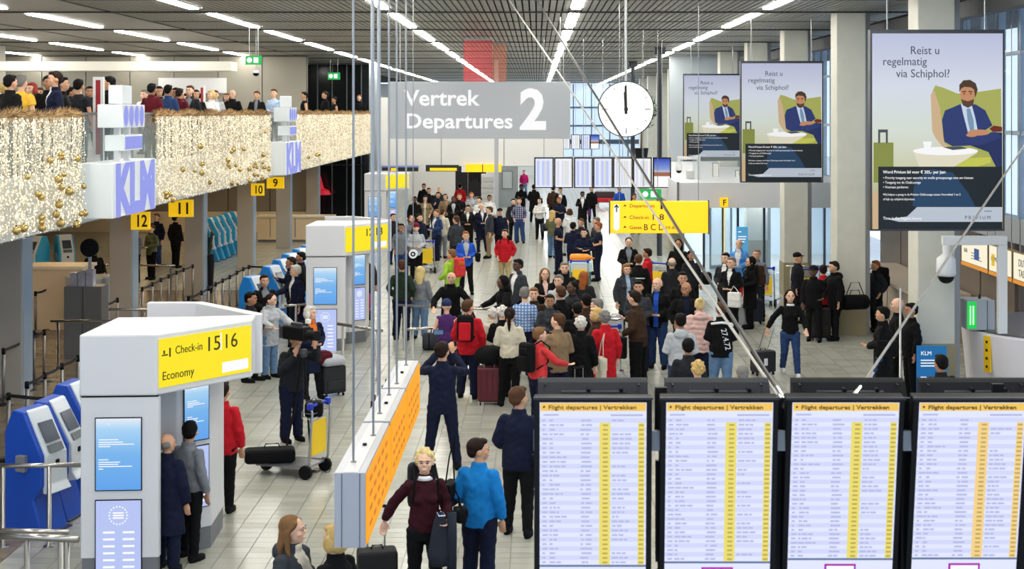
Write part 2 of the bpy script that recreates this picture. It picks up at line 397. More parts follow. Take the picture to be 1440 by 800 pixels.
# big grey departures sign
D = 35.; s = D/F; c = P(548, 195, D); W_, H_ = 254*s, 80*s
t = E('departures_sign', c, 0, 'large grey hanging sign reading Vertrek Departures 2 in white letters', 'sign')
MB().box((0,0,0),(W_,.18,H_)).build('board', M('sign_grey', (166,170,174), .5, emit=.12), t, bevel=.01)
wl = glow('sign_white', (250,250,250), 1.0)
text('Vertrek', 1, (21*s,-.004,47*s), wl, t, bold=.02, fit=107*s, cap=21.5*s); text('Departures', 1, (21*s,-.004,15*s), wl, t, bold=.02, fit=150*s, cap=20.5*s)
text('2', 1, (183*s,-.004,15*s), wl, t, bold=.035, fit=37*s, cap=54*s)
for x in (.25, W_-.25): MB().tube([(x,.09,H_),(x,.09,CEIL-c.z)], .012).build('rod', steel, t)
# station-style clock
D = 20.; s = D/F; c = P(880, 153.5, D)
t = E('clock', c, 0, 'round white station clock with black hands hanging on a thin pole', 'clock')
def disc(mb, r, y0, y1, n=48, cx=0, cz=0):
    v = [(cx+r*math.cos(2*PI*i/n), y0, cz+r*math.sin(2*PI*i/n)) for i in range(n)]+[(cx+r*math.cos(2*PI*i/n), y1, cz+r*math.sin(2*PI*i/n)) for i in range(n)]
    f = [tuple(range(n)), tuple(range(2*n-1,n-1,-1))]+[((i+1)%n,i,n+i,n+(i+1)%n) for i in range(n)]
    return mb.add(v, f)
disc(MB(), .395, -.05, .05).build('case', M('clock_case', (70,70,70), .4, .6), t)
disc(MB(), .38, -.056, -.05).build('dial', M('dial_white', (246,244,236), .4, emit=.7), t)
mb = MB()
for i in range(12):
    a = PI/6*i; l, w_ = (.085,.012) if i%3 == 0 else (.045,.010)
    r1 = .345; r0 = r1-l; dx, dz = math.sin(a), math.cos(a)
    mb.plate([(r0*dx-w_/2*dz, r0*dz+w_/2*dx),(r0*dx+w_/2*dz, r0*dz-w_/2*dx),(r1*dx+w_/2*dz, r1*dz-w_/2*dx),(r1*dx-w_/2*dz, r1*dz+w_/2*dx)], -.06)
mb.build('hour_marks', ink, t)
MB().plate([(-.018,-.07),(.018,-.07),(.010,.33),(-.022,.33)], -.068).build('minute_hand', ink, t)
MB().plate([(-.02,-.07),(.02,-.07),(-.005,.24),(-.033,.24)], -.064).build('hour_hand', ink, t)
disc(MB(), .03, -.074, -.06, 20).build('hub', ink, t)
MB().tube([(0,0,.39),(0,0,CEIL-c.z)], .018).build('pole', M('pole_pale', (190,190,185), .35, .6), t)
# yellow hanging wayfinding sign
D = 30.; s = D/F; c = P(858, 328, D); W_, H_ = 138*s, 45*s
t = E('wayfinding_sign', c, 0, 'yellow hanging sign with arrow, Departures 1, Check-in 1-8 and Gates B C D', 'sign')
MB().box((0,0,0),(W_,.12,H_)).build('board', yellow, t, bevel=.01)
MB().box((-.02,-.012,-.02),(0,.13,H_+.02)).box((W_,-.012,-.02),(W_+.02,.13,H_+.02)).build('end_cap', darksteel, t)
mb = MB(); disc(mb, 4.2*s, -.006, -.002, 20, 9*s, 8*s); disc(mb, 4.2*s, -.006, -.002, 20, 9*s, 37*s); rect(mb, 4.8*s, 8*s, 13.2*s, 37*s, -.006); mb.build('arrow_field', glow('sign_white', 0), t)
MB().plate([(8.2*s,30*s),(9.8*s,30*s),(9.8*s,40*s),(8.2*s,40*s)], -.009).plate([(9*s,41*s),(5.5*s,36.5*s),(6.7*s,35.6*s),(9*s,38.5*s),(11.3*s,35.6*s),(12.5*s,36.5*s)], -.0095).build('arrow', ink, t)
text('Departures', .2, (27*s,-.004,36.5*s), ink, t, fit=35*s, cap=4.6*s); text('1', .2, (66*s,-.004,34*s), ink, t, bold=.01, fit=3*s, cap=9*s)
text('Check-in', .2, (27*s,-.004,20*s), ink, t, fit=27*s, cap=5.2*s); text('1-8', .2, (57*s,-.004,19*s), ink, t, bold=.01, fit=16*s, cap=8*s)
text('Gates', .2, (27*s,-.004,6*s), ink, t, fit=17*s, cap=4.6*s); text('B C D', .2, (47*s,-.004,4.5*s), ink, t, bold=.006, fit=28*s, cap=8.5*s); text('59-87', .2, (77*s,-.004,6*s), ink, t, fit=17*s, cap=4*s)
for k,z in enumerate((37,21,7)): MB().plate([(18*s,(z+1)*s),(22*s,(z+1)*s),(23*s,(z+2)*s),(20*s,(z+3.4)*s),(19.6*s,(z+2.1)*s)], -.006).build('pictogram', ink, t)
for x in (.2, W_-.2): MB().tube([(x,.06,H_),(x,.06,CEIL-c.z)], .008).build('rod', steel, t)
def pxsign(name, x0,y0,x1,y1, D, m, label, thick=.1, rods=True, top=CEIL, cat='sign'):
    a = P(x0,y1,D); b_ = P(x1,y0,D); t = E(name, a, 0, label, cat)
    MB().box((0,0,0),(b_.x-a.x,thick,b_.z-a.z)).build('board', m, t)
    if rods:
        for x in (.1, b_.x-a.x-.1): MB().tube([(x,thick/2,b_.z-a.z),(x,thick/2,top-a.z)], .008, 6).build('rod', steel, t)
    return t, D/F, b_.x-a.x, b_.z-a.z
# numbers over the check-in rows
for (n,x0,y0,x1,y1,X) in (('12',184,298,210,323,-9.2),('11',237,281,271,305,-9.2),('10',353,258,371,275,-9.2),('9',375,249,399,265,-9.2)):
    D = -X*F/(CX-(x0+x1)/2); t, s, w_, h_ = pxsign('number_sign', x0,y0,x1,y1, D, yellow, 'yellow sign with black number '+{'12':'12 hanging beside the lightbox stack','11':'11 before the third column','10':'10 partly covered by a gold ball','9':'9 under the far lightbox stack'}[n]+', below the balcony', top=3.3)
    text(n, .3, (w_*({'11':.3,'12':.23,'10':.22,'9':.36}[n]),-.004,h_*.18), ink, t, bold=.02, fit=w_*({'11':.4,'12':.54,'10':.56,'9':.28}[n]), cap=h_*.66)
t, s, w_, h_ = pxsign('letter_sign', 1013,278,1024,291, 41.8, yellow, 'small yellow sign with black letter F below the white mezzanine', rods=False)
text('F', .2, (w_*.3,-.004,h_*.18), ink, t, bold=.02, fit=w_*.4, cap=h_*.62)
MB().box((w_*.45,.02,-t.location.z),(w_*.55,.06,0)).build('post', yellow, t)
# strip signs above the shops
t, s, w_, h_ = pxsign('strip_sign', 537,233,588,241, 66.8, M('strip_dark', (24,30,26), .5), 'dark strip sign with blue top edge under the white bulkhead', rods=False)
MB().box((0,-.02,h_*.72),(w_,0,h_)).build('blue_edge', M('blue_edge', (120,130,190), .5, emit=.3), t); MB().box((w_*.25,-.02,h_*.1),(w_*.42,0,h_*.6)).build('mark', yellow, t)
t, s, w_, h_ = pxsign('strip_sign', 591,232,645,241, 66.8, M('strip_dark', 0), 'dark strip sign with yellow wording beside a white square', rods=False)
MB().box((0,-.02,0),(w_*.14,0,h_)).build('white_square', white, t); MB().box((w_*.25,-.02,h_*.1),(w_*.95,0,h_*.55)).build('mark', yellow, t)
t, s, w_, h_ = pxsign('strip_sign', 649,231,705,242, 66.8, yellow, 'bright yellow strip sign at the right end of the bulkhead', rods=False)
MB().box((0,-.02,0),(w_*.1,0,h_)).build('white_square', white, t); MB().box((w_*.52,-.02,0),(w_*.54,0,h_)).build('seam', ink, t)
# green exit signs
green = glow('exit_green', (30,190,90), .9)
for (x0,y0,x1,y1,D,lab) in ((345,78,368,91,38,'green exit sign hanging over the upstairs balcony by a thin rod'),(461,102,478,112,62,'small green exit sign before the dark glass wall'),(900,266,930,280,40,'green exit sign just above the yellow wayfinding sign')):
    t, s, w_, h_ = pxsign('exit_sign', x0,y0,x1,y1, D, green, lab, .06)
    mb = MB(); disc(mb, h_*.3, -.006, -.002, 16, w_*.25, h_*.5); rect(mb, w_*.5, h_*.2, w_*.8, h_*.8, -.006); mb.build('pictogram', glow('sign_white', 0), t)
t = E('dome_camera', P(360,104,40), 0, 'small dark dome camera hanging under the upstairs exit sign', 'camera')
MB().lathe([(.03,0),(.1,.03),(.1,.1),(.02,.12)],(0,0,0),12).build('dome', white, t)
for q in (-.03,): MB().lathe([(.0,-.07),(.07,-.04),(.09,.02)],(0,0,0),12).build('lens', black, t)
MB().tube([(0,0,.1),(0,0,CEIL-t.location.z)], .008, 6).build('rod', steel, t)
# ---- departure displays
lil = glow('screen_lilac', (224,229,255), 1.02); lil2 = glow('screen_band', (210,216,250), 1.0); hdr = glow('screen_header', (252,206,96), .92)
ycol = glow('screen_yellow', (240,226,110), .95); ycol2 = glow('screen_orange', (250,214,140), .95); dim = glow('screen_text', (182,187,226), .97); dimy = glow('screen_text_dark', (196,172,84), .9); mag = glow('screen_magenta', (190,30,190), .8); hink = glow('header_ink', (100,70,20), .6)
def display(name, px0, D, label, group, idx, tilt, W_=.57, rotz=0):
    c = P(px0, 566, D); t = E(name, c, rotz, label, 'display', group); t.rotation_euler = (math.radians(tilt), 0, rotz)
    Hh = W_*1.757
    MB().box((-.03,.0,-Hh-.03),(W_+.03,.09,.022)).build('casing', black, t, bevel=.006)
    scr = rect(MB(), 0, -Hh, W_, 0, -.003, .004).build('screen', lil, t); hb_ = None
    MB().box((-.034,-.012,.018),(W_+.034,.004,.030)).build('top_bezel', M('bezel_grey', (44,44,48), .5, .3), t)
    rect(MB(), .004, -.044, W_-.004, -.002, -.006).build('header_band', hdr, scr)
    text('Flight departures | Vertrekken', .0335, (.045,-.009,-.034), hink, scr, bold=.012, fit=.465, cap=.022)
    MB().plate([(.016,-.024),(.022,-.03),(.03,-.02),(.022,-.014)], -.009).build('pictogram', hink, scr)
    R_ = random.Random(idx*3+1); mb = MB(); y2 = MB()
    rect(mb, .02, -.069, .1, -.061, -.008); rect(mb, W_-.19, -.071, W_-.02, -.062, -.008)
    z = -.095; nrow = 31; pitch = (Hh-.12)/ (nrow+4.2)
    bands = MB()
    for r in range(nrow+1):
        zz = z-(r)*pitch
        if r % 2 == 0: rect(bands, .0, zz-pitch*.5, W_, zz+pitch*.5, -.0045)
        h_ = .0042
        def dash(x, n_):
            for _ in range(n_):
                l = R_.uniform(.012,.035); rect(mb, x, zz-h_, x+l, zz+h_, -.008); x += l+.006
        dash(.014,1); dash(.052,R_.choice((1,1,2,2,3)))
        dash(.215+.01*R_.random(),1); dash(.245,1)
        if R_.random() < .8: dash(.385,R_.choice((2,3,3)))
        if r: rect(y2, .335, zz-h_, .362, zz+h_, -.0105); rect(y2, W_-.04, zz-h_, W_-.014, zz+h_, -.0105)
    bands.build('row_bands', lil2, scr)
    zb = z-nrow*pitch-pitch*.5
    yb = MB(); rect(yb, .317, zb, .375, z-pitch*.5, -.0072); rect(yb, W_-.044, zb, W_-.010, z-pitch*.5, -.0072)
    yb.build('gate_column', ycol2 if idx == 3 else ycol, scr)
    tag(mb.build('flight_rows', dim, scr), kind='stuff'); tag(y2.build('gate_numbers', dimy, scr), kind='stuff')
    rect(MB(), 0, zb-.012, W_, zb-.002, -.008).build('status_bar', glow('screen_bar', (110,130,170), .8), scr)
    rect(MB(), W_*.35, zb-.1, W_*.65, zb-.035, -.008).build('notice_box', mag, scr)
    rect(MB(), W_*.37, zb-.095, W_*.63, zb-.045, -.011).build('notice_text', glow('sign_white', 0), scr)
    return t
pos = ('leftmost of the four','second from the left of the four','third from the left of the four','rightmost of the four')
for i, x in enumerate((759, 937, 1114.5, 1293)):
    display('departures_display', x, 7.55, 'tall lit flight departures display, '+pos[i]+' in the front row', 'front row of flight displays', i, (4,7,9.5,10)[i], .567)
    c = P(x, 533, 7.95)
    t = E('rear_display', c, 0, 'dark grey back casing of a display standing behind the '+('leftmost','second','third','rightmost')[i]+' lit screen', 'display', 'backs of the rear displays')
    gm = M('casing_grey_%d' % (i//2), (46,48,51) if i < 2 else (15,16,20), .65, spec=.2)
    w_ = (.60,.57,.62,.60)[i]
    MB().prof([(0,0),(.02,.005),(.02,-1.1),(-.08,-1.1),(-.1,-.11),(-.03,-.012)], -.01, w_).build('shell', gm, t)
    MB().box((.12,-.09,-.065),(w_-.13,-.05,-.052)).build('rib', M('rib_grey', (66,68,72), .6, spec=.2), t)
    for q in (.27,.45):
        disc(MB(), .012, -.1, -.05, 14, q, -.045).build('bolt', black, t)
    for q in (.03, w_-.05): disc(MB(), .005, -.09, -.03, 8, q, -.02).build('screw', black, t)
# frame carrying the displays
t = E('mounting_frame', P(720, 620, 7.85), 0, 'black steel frame and brackets joining the front row of displays', 'frame')
o_ = t.location
for (x0,x1,y0,y1) in ((909,937,640,800),(921,938,545,612),(1089,1113,560,830),(1267,1293,560,830),(1396,1412,540,560)):
    a = P(x0,y1,7.75); b_ = P(x1,y0,7.75)
    if x0 == 909:
        a = P(922,790,7.75); b_ = P(936,648,7.75)
    MB().box(a-o_, Vector((b_.x,b_.y+.03,b_.z))-o_).build('upright', black, t)
for (x0,x1,y) in ((748,765,640),(905,940,612),(1085,1118,612)):
    a = P(x0,y+6,7.72); b_ = P(x1,y,7.72); MB().box(a-o_, Vector((b_.x,b_.y+.04,b_.z))-o_).build('bracket', black, t)
for x in (750,912,1092,1270): 
    a = P(x,634,7.6); b_ = P(x+ (5 if x==750 else 16),606,7.6); MB().box(a-o_, Vector((b_.x,b_.y+.03,b_.z))-o_).build('clamp', M('clamp_grey', (104,106,110), .4, .5), t)
# suspension cables of the display frame
def cable(name, pa, pb, r, m, label, fit=True):
    a = P(*pa); b_ = P(*pb); t = E(name, a, 0, label, 'cable')
    MB().tube([(0,0,0), b_-a], r, 8).build('strand', m, t)
    if fit:
        dv = (b_-a).normalized(); MB().tube([dv*.02, dv*.04, dv*.16, dv*.18], [.006,.016,.016,.006], 8).build('turnbuckle', M('bright_steel', (190,190,190), .2, .9), t)
        MB().ell((0,0,0), (.022,.022,.022), 10, 6).build('shackle', M('bright_steel'), t)
    return t
cable('steel_cable', (1108,578,7.7), (1108-(578+77)/1.475,-77,20.0), .0085, M('cable_pale', (176,172,164), .35, .3), 'pale steel cable running diagonally down to the display frame')
cable('steel_cable', (1104,566,7.8), (1104-(566+77)/1.62,-77,20.0), .011, M('cable_dark', (70,66,66), .4, .6), 'dark steel cable beside the pale diagonal one')
cable('steel_cable', (1199,560,7.8), (1199+(560+77)/1.47,-77,20.0), .0085, M('cable_grey', (128,124,116), .35, .3), 'grey steel cable rising to the upper right across the poster')
cable('steel_cable', (1206,560,7.9), (1228,524,8.3), .008, M('cable_grey'), 'short lower strand of the right-hand steel cable', False)
# mid-distance display row
def smalldisp(x0, x1, y0, y1, D, label, group, kind=0, rods=True, cat='display'):
    a = P(x0,y1,D); b_ = P(x1,y0,D); w_, h_ = b_.x-a.x, b_.z-a.z; t = E('hanging_display', a, 0, label, cat, group)
    MB().box((-.04,0,-.03),(w_+.04,.1,h_+.04)).build('casing', black, t)
    if kind < 3:
        rect(MB(), 0,0,w_,h_,-.004).build('screen', lil if kind != 1 else glow('screen_white', (240,242,250), .98), t)
        mb = MB()
        for q in (.08,.38,.66): rect(mb, w_*q, h_*.06, w_*(q+.16), h_*.92, -.008)
        mb.build('text_columns', glow('screen_cols', (196,206,245), .95) if kind != 1 else glow('screen_cols2', (224,228,240), .95), t)
        mb = MB(); rect(mb, w_*.58, h_*.06, w_*.64, h_*.92, -.01); rect(mb, w_*.94, h_*.06, w_*.98, h_*.92, -.01); mb.build('gate_column', glow('screen_gold', (225,224,190), .9), t)
    else:
        rect(MB(), 0,h_*.45,w_,h_,-.004).build('sky_picture', grad('pic_sky', ((0,(235,215,205)),(.35,(130,160,225)),(1,(30,60,190))), .9), t)
        rect(MB(), 0,h_*.38,w_,h_*.52,-.006).build('land_picture', glow('pic_land', (176,110,80), .8), t); rect(MB(), 0,0,w_,h_*.4,-.004).build('caption_field', glow('sign_white', 0), t)
    if rods: MB().tube([(w_/2,.05,h_),(w_/2,.05,CEIL-a.z)], .01, 6).build('rod', steel, t)
    return t
ords = ('leftmost','second from the left','third from the left','fourth from the left','fifth from the left','sixth from the left')
for i, (x0,x1) in enumerate(((753,777),(781,804),(809,832),(836,860),(864,888),(892,915))):
    smalldisp(x0,x1,223,263,45,'hanging flight display, '+ords[i]+' of the mid-hall row', 'mid-hall row of flight displays', (0,1,0,0,1,1)[i])
smalldisp(920,942,223,263,45,'hanging screen with blue sky picture at the end of the display row', None, 3)
for i, (x0,x1) in enumerate(((790,801),(804,815),(818,829))):
    smalldisp(x0,x1,190,209,88,'tiny distant flight display, '+ords[i]+' of the far row', 'far row of flight displays', (1,1,0)[i])
smalldisp(831,842,190,209,88,'tiny distant screen with blue picture, right end of the far row', None, 3)
# ---- long row of orange-backed sign boxes hanging by rods
boxm = M('box_metal', (168,170,176), .4, .3); orange = glow('box_orange', (255,168,6), .98)
X0, X1 = (470-755)*9.47/2000, (517-755)*9.47/2000; ZT, ZB = 2.8, 2.3
segs = ((9.47,11.0),(11.05,12.35),(12.4,13.75))
names = ('nearest','middle','farthest')
for i,(y0,y1) in enumerate(segs):
    t = E('sign_box', (X0,y0,ZB), 0, names[i]+' of three grey hanging sign boxes with glowing orange side panel', 'sign', 'row of orange-sided sign boxes')
    w_, l_ = X1-X0, y1-y0
    MB().box((0,0,0),(w_-.015,l_,ZT-ZB)).build('housing', boxm, t, bevel=.004)
    for q in (.05,.17): MB().box((q-.002,-.004,.005),(q+.002,0,ZT-ZB-.005)).build('seam', darksteel, t)
    MB().box((.06,.01,ZT-ZB),(.16,l_-.01,ZT-ZB+.003)).build('top_plate', M('box_top', (196,196,196), .5), t)
    MB().box((w_-.015,.02,.02),(w_-.003,l_-.02,ZT-ZB-.02)).build('orange_panel', orange, t)
    mb = MB()
    for q in range(3 if i else 4):
        zz = .1+.1*q
        for k in range(5): mb.box((w_-.003,.15+k*l_*.16,zz),(w_-.001,.15+k*l_*.16+l_*.09,zz+.03))
    tag(mb.build('wording', glow('box_wording', (216,122,8), .9), t), kind='stuff')
    MB().tube([(.11,l_*.5,ZT-ZB),(.11,l_*.5,ZT-ZB+.02)], .015, 6).build('eye_bolt', black, t)
for ri_, (px,py) in enumerate(((497,650),(525,613),(534,582),(547,556),(558,540),(571,514))):
    d = (H-ZT)*F/(py-CY); a = P(px,py,d)
    t = E('suspension_rod', a, 0, None, 'rod'); tag(t, 'thin steel rod down to the grey sign boxes, '+ORD[ri_]+' counted from the near end', None, 'rods carrying the sign boxes')
    MB().tube([(0,0,0),(0,0,CEIL-a.z)], .0085, 8).build('rod_shaft', steel, t); MB().lathe([(.02,0),(.02,.012)],(0,0,0),10).build('collar', steel, t)
for (px,d) in ((523,13.4),(532,14.8)):
    a = P(px,400,d)
    t = E('suspension_rod', (a.x,d,2.0), 0, None, 'rod'); tag(t, 'longer pale steel rod hanging beside the sign boxes, '+('left' if px == 523 else 'right')+' one of two', None, 'rods beside the sign boxes')
    MB().tube([(0,0,0),(0,0,CEIL-2.0)], .012, 8).build('rod_shaft', M('rod_pale', (165,170,175), .35, .6), t); MB().lathe([(.02,0),(.02,.02)],(0,0,0),10).build('collar', steel, t)
for (x,y,s_,lab) in ((540,552,1,'small black speaker clipped under the farthest sign box'),(521,575,1.1,'small black speaker clipped under the middle sign box')):
    a = P(x,y,13.0 if s_ == 1 else 12.1); a.x = X0-.028; t = E('clip_speaker', a, .3, lab, 'speaker')
    MB().prof([(-.02,-.1),(.04,-.06),(.05,.06),(0,.06)], -.03,.03).build('body', black, t); MB().box((-.005,0,.06),(.005,.02,.12)).build('bracket', black, t)
t = E('ring_speaker', P(581,357,26), 0, 'round white ring-shaped speaker hanging on a thin rod', 'speaker')
disc(MB(), .08, -.03, .03, 24).build('case', white, t); disc(MB(), .045, -.04, -.03, 20).build('grille', black, t); disc(MB(), .02, -.05, -.04, 12).build('hub', white, t)
MB().tube([(0,0,.08),(0,0,CEIL-t.location.z)], .008, 6).build('rod', steel, t)
# ---- three hanging posters
C = dict(skin=(196,138,98), hair=(70,48,32), suit=(34,52,110), suit2=(24,40,92), shirt=(200,215,235), tie=(120,150,175), olive=(168,172,88), tan=(206,176,138), cream=(226,220,196), cushion=(196,200,80), dark=(14,26,34), blue=(26,62,96), olv=(134,142,66), pale=(186,196,208), wine=(110,30,30), wht=(250,250,250), tx=(66,74,92), gunm=(70,78,80), beard=(84,58,42), brown=(60,34,20))
def poster(x0,y0,x1,y1,D,label,e):
    s = (x1-x0)*D/F/512; a = P(x0,y1,D); t = E('hanging_poster', a, 0, label, 'poster')
    def g(c): return glow('print_%s_%d' % (c, int(e*100)), C[c], e)
    W_, H_ = (x1-x0)*D/F, (y1-y0)*D/F; sz = H_/780
    MB().box((-.03,0,-.03),(W_+.03,.16,H_+.06)).build('light_box', M('poster_box', (60,62,66), .4, .4), t)
    rect(MB(), 0,0,W_,H_,-.004).build('backdrop_print', grad('poster_bg_%d' % int(e*100), ((0,(150,140,90)),(.3,(205,205,170)),(.5,(214,222,212)),(.72,(214,220,232)),(1,(186,192,220))), e), t)
    def q(pts): return [((x-15)*s, (785-y)*sz) for x, y in pts]
    def el(cx,cy,rx,ry,n=20): return [(cx+rx*math.cos(2*PI*i/n), cy-ry*math.sin(2*PI*i/n)) for i in range(n)]
    layers = [('chair',[('olive',[(262,560),(300,430),(262,395),(250,240),(262,212),(290,220),(350,245),(430,238),(520,225),(524,560)]),('tan',[(250,395),(244,250),(258,232),(280,300),(296,440),(320,460),(300,470),(262,420)])]),
      ('trolley_case',[('olv',[(20,440),(98,440),(98,600),(20,600)]),('gunm',[(38,388),(76,388),(76,442),(68,442),(68,400),(46,400),(46,442),(38,442)])]),
      ('cushion',[('cushion',[(300,545),(330,505),(480,498),(480,520),(400,545)])]),
      ('table',[('cream',[(178,480),(428,480),(330,540),(200,540)]),('wht',el(302,474,128,17))]),
      ('man',[('suit2',[(330,440),(400,452),(470,478),(505,548),(524,572),(524,400),(440,400),(360,420)]),('suit',[(288,350),(300,312),(330,300),(362,286),(420,288),(458,312),(486,372),(440,402),(500,398),(522,420),(440,450),(330,455),(296,436)]),
        ('shirt',[(362,286),(404,288),(418,340),(428,392),(392,408),(372,330)]),('tie',[(384,306),(398,304),(412,352),(414,392),(400,402),(388,350)]),
        ('skin',el(388,246,29,44)),('beard',[(362,266),(374,272),(388,266),(402,272),(414,266),(410,290),(390,302),(370,292)]),('skin',el(389,271,10,4)),('hair',[(356,240),(356,210),(372,192),(398,190),(420,204),(428,230),(418,262),(414,230),(402,220),(376,218),(364,224)]),
        ('brown',[(366,236),(382,234),(382,239),(366,240)]),('brown',[(392,234),(408,236),(408,240),(392,239)]),('brown',el(375,246,4,2.6,8)),('brown',el(400,246,4,2.6,8)),('skin',el(432,400,44,12)),('skin',el(404,410,22,8))]),
      ('book',[('wine',[(474,384),(492,372),(524,378),(524,396),(486,398)])]),
      ('cup',[('wht',[(213,436),(248,436),(244,462),(218,462)]),('wht',el(235,464,30,4)),('gunm',[(290,458),(360,455),(390,464),(330,470)])]),
      ('caption_panel',[('dark',[(38,536),(524,536),(524,785),(38,785)]),('blue',[(172,690),(180,590),(250,545),(330,560),(390,640),(420,697),(180,697)]),('pale',[(190,697),(524,697),(524,756),(120,756),(75,745),(150,735)])]),
      ('side_glow',[('tan',[(16,640),(38,640),(38,785),(16,785)])])]
    for li,(nm,ps) in enumerate(layers):
        mb = MB(); mats = []
        for k,(c,pts) in enumerate(ps):
            if g(c) not in mats: mats.append(g(c))
            mb.k = mats.index(g(c))
            pp = q(pts); ar = sum(pp[i][0]*pp[(i+1)%len(pp)][1]-pp[(i+1)%len(pp)][0]*pp[i][1] for i in range(len(pp)))
            if ar < 0: pp = pp[::-1]
            mb.plate(pp, -.006-.0006*li-.0008*k*.5-.001*li, .0004)
        mb.build(nm, mats, t)
    def tx(sr, size, x, y, c='tx', al='LEFT', sx=.92, bold=0): text(sr, size*sz, ((x-15)*s, -.026, (785-y)*sz), g(c), t, al, sx, bold=bold)
    tx('Reist u', 46, 162, 88); tx('regelmatig', 46, 54, 132); tx('via Schiphol?', 46, 107, 180)
    tx('Word Privium lid voor \u20ac 205,- per jaar.', 17, 56, 563, 'wht', bold=.012)
    for k, sr in enumerate(('\u2022 Priority toegang naar security en snelle grenspassage met uw irisscan','\u2022 Toegang tot de ClubLounge','\u2022 Vooraan parkeren','','Wij helpen u graag in de Privium ClubLounge tussen Vertrekhal 1 en 2','of kijk op schiphol.nl/privium.')):
        if sr: tx(sr, 14 if k < 4 else 12, 56, 585+k*18.5-(8 if k > 3 else 0), 'wht', sx=.9)
    tx('Time is the biggest luxury.', 16, 56, 747, 'wht'); tx('P R I V I U M', 21, 376, 746, 'tx'); tx('Schiphol', 10, 452, 716, 'tx')
    for x in (.25, W_-.25): MB().tube([(x,.08,H_),(x,.08,CEIL-a.z)], .012, 6).build('rod', steel, t)
poster(1226.5,47,1410,322,22,'largest and nearest hanging poster of a seated man in blue suit',.95)
poster(1043,89,1156,255,35.6,'middle-sized hanging poster of the seated man, between the other two posters',.88)
poster(962,106,1041,225,50,'smallest hanging poster of the seated man, farthest from the viewer',.84)
# ---- ad columns with blue letters on the balcony edge
klb = glow('panel_periwinkle', (150,158,240), .9); klw = M('ad_white', (214,220,222), .4, emit=.15)
for i,(y0,lab) in enumerate(((24.3,'stack of white lightboxes with blue letters on the near part of the balcony edge'),(41.0,'stack of white lightboxes with blue letters on the far part of the balcony edge'))):
    t = E('lightbox_stack', (-7.8,y0,3.3), 0, lab, 'lightbox'); X_ = .55
    def bx(nm, a, b_, m): return MB().box(a, b_).build(nm, m, t, bevel=.015)
    bx('lower_box', (-.02,0,.08),(X_,2.75,1.03), klw)
    bx('upper_box', (.1,.6,1.63),(X_,2.0,2.04), klw)
    bx('small_box', (.2,.7,1.22),(X_,1.85,1.5), klw)
    bx('crown_box', (.25,.75,2.05),(X_-.05,1.35,2.38), klw)
    MB().box((.3,.9,1.03),(.4,1.0,1.64)).box((.3,1.5,1.03),(.4,1.6,1.64)).build('bracket', white, t)
    MB().box((X_,.75,1.25),(X_+.01,1.8,1.47)).build('blue_panel', klb, t)
    mb = MB()
    for k in range(4):
        cy_ = .78+k*.33; mb.add([(X_+.012, cy_+.13*math.cos(a), 1.835+.19*math.sin(a)) for a in [2*PI*j/16 for j in range(16)]], [tuple(range(16))])
    mb.build('petal_print', klb, t)
    tt = text('KLM', 1, (X_+.012,.15,.14), klb, t, rz=PI/2, bold=.05, fit=2.45, cap=.84)
    # pale panel beside the stack, below the bare glass of the rail
    MB().box((.0,-1.05,.02),(.03,-.05,.95)).build('side_panel', M('side_panel_pale', (196,208,210), .4), t)
# ---- red-striped pillars upstairs
for (x,y0,y1,d,lab) in ((138,108,150,27.0,'white signpost with broad dark red stripe nearest on the balcony'),(284,120,158,38.0,'white signpost with dark red stripe halfway along the balcony')):
    a = P(x,y1,d); hh = (y1-y0)*d/F; w_ = (.2 if d < 30 else .15)
    t = E('signpost', (a.x,d,4.1), 0, lab, 'sign'); zt = a.z+hh-4.1
    MB().box((-w_/2,0,0),(w_/2,.08,zt)).build('post', M('white_panel'), t); MB().box((-w_*.22,-.01,.3),(w_*.22,0,zt-.06)).build('stripe', M('dark_red', (150,18,30), .5), t)
# ================================================================ LIGHT CURTAINS, BAUBLES, GARLANDS
bulb = M('fairy_bulb', (255,240,205), .4, emit=1.05); bulb.cycles.emission_sampling = 'NONE'
strm = M('light_string', (226,220,204), .5); 
def curtain(y0, y1, label):
    mb = MB(); rr = random.Random(int(y0)); y = y0
    zt, zb = 5.12, 3.3
    while y < y1:
        x = -7.70+rr.uniform(-.04,.05); L_ = zt-zb-rr.uniform(0,.12)
        mb.k = 0
        mb.add([(x-.004,y-.004,zt-L_),(x+.004,y-.004,zt-L_),(x,y+.006,zt-L_),(x-.004,y-.004,zt),(x+.004,y-.004,zt),(x,y+.006,zt)], [(0,1,4,3),(1,2,5,4),(2,0,3,5)])
        z = zt-rr.uniform(0,.08)
        while z > zt-L_:
            r = rr.choice((.008,.011,.015)); mb.k = 1 if rr.random() < .45 else (2 if rr.random() < .75 else 0)
            xx = x+rr.uniform(-.02,.03); yy = y+rr.uniform(-.02,.02)
            mb.add([(xx,yy,z+r*1.3),(xx+r,yy,z),(xx,yy+r,z),(xx-r,yy,z),(xx,yy-r,z),(xx,yy,z-r*1.3)], [(0,1,2),(0,2,3),(0,3,4),(0,4,1),(5,2,1),(5,3,2),(5,4,3),(5,1,4)])
            z -= rr.uniform(.03,.06)
        y += rr.uniform(.026,.046)
    o = mb.build('light_curtain', [strm, bulb, M('curtain_bead', (222,214,196), .3)]); tag(o, label, 'fairy lights', kind='stuff')
curtain(18.5, 24.05, 'near curtain of warm fairy lights and beads on the balcony edge')
curtain(28.9, 41.0, 'middle curtain of warm fairy lights between the two lightbox stacks')
curtain(45.6, 66.8, 'farthest curtain of warm fairy lights on the balcony edge')
gold = M('gold_ball', (196,168,104), .25, .7); 
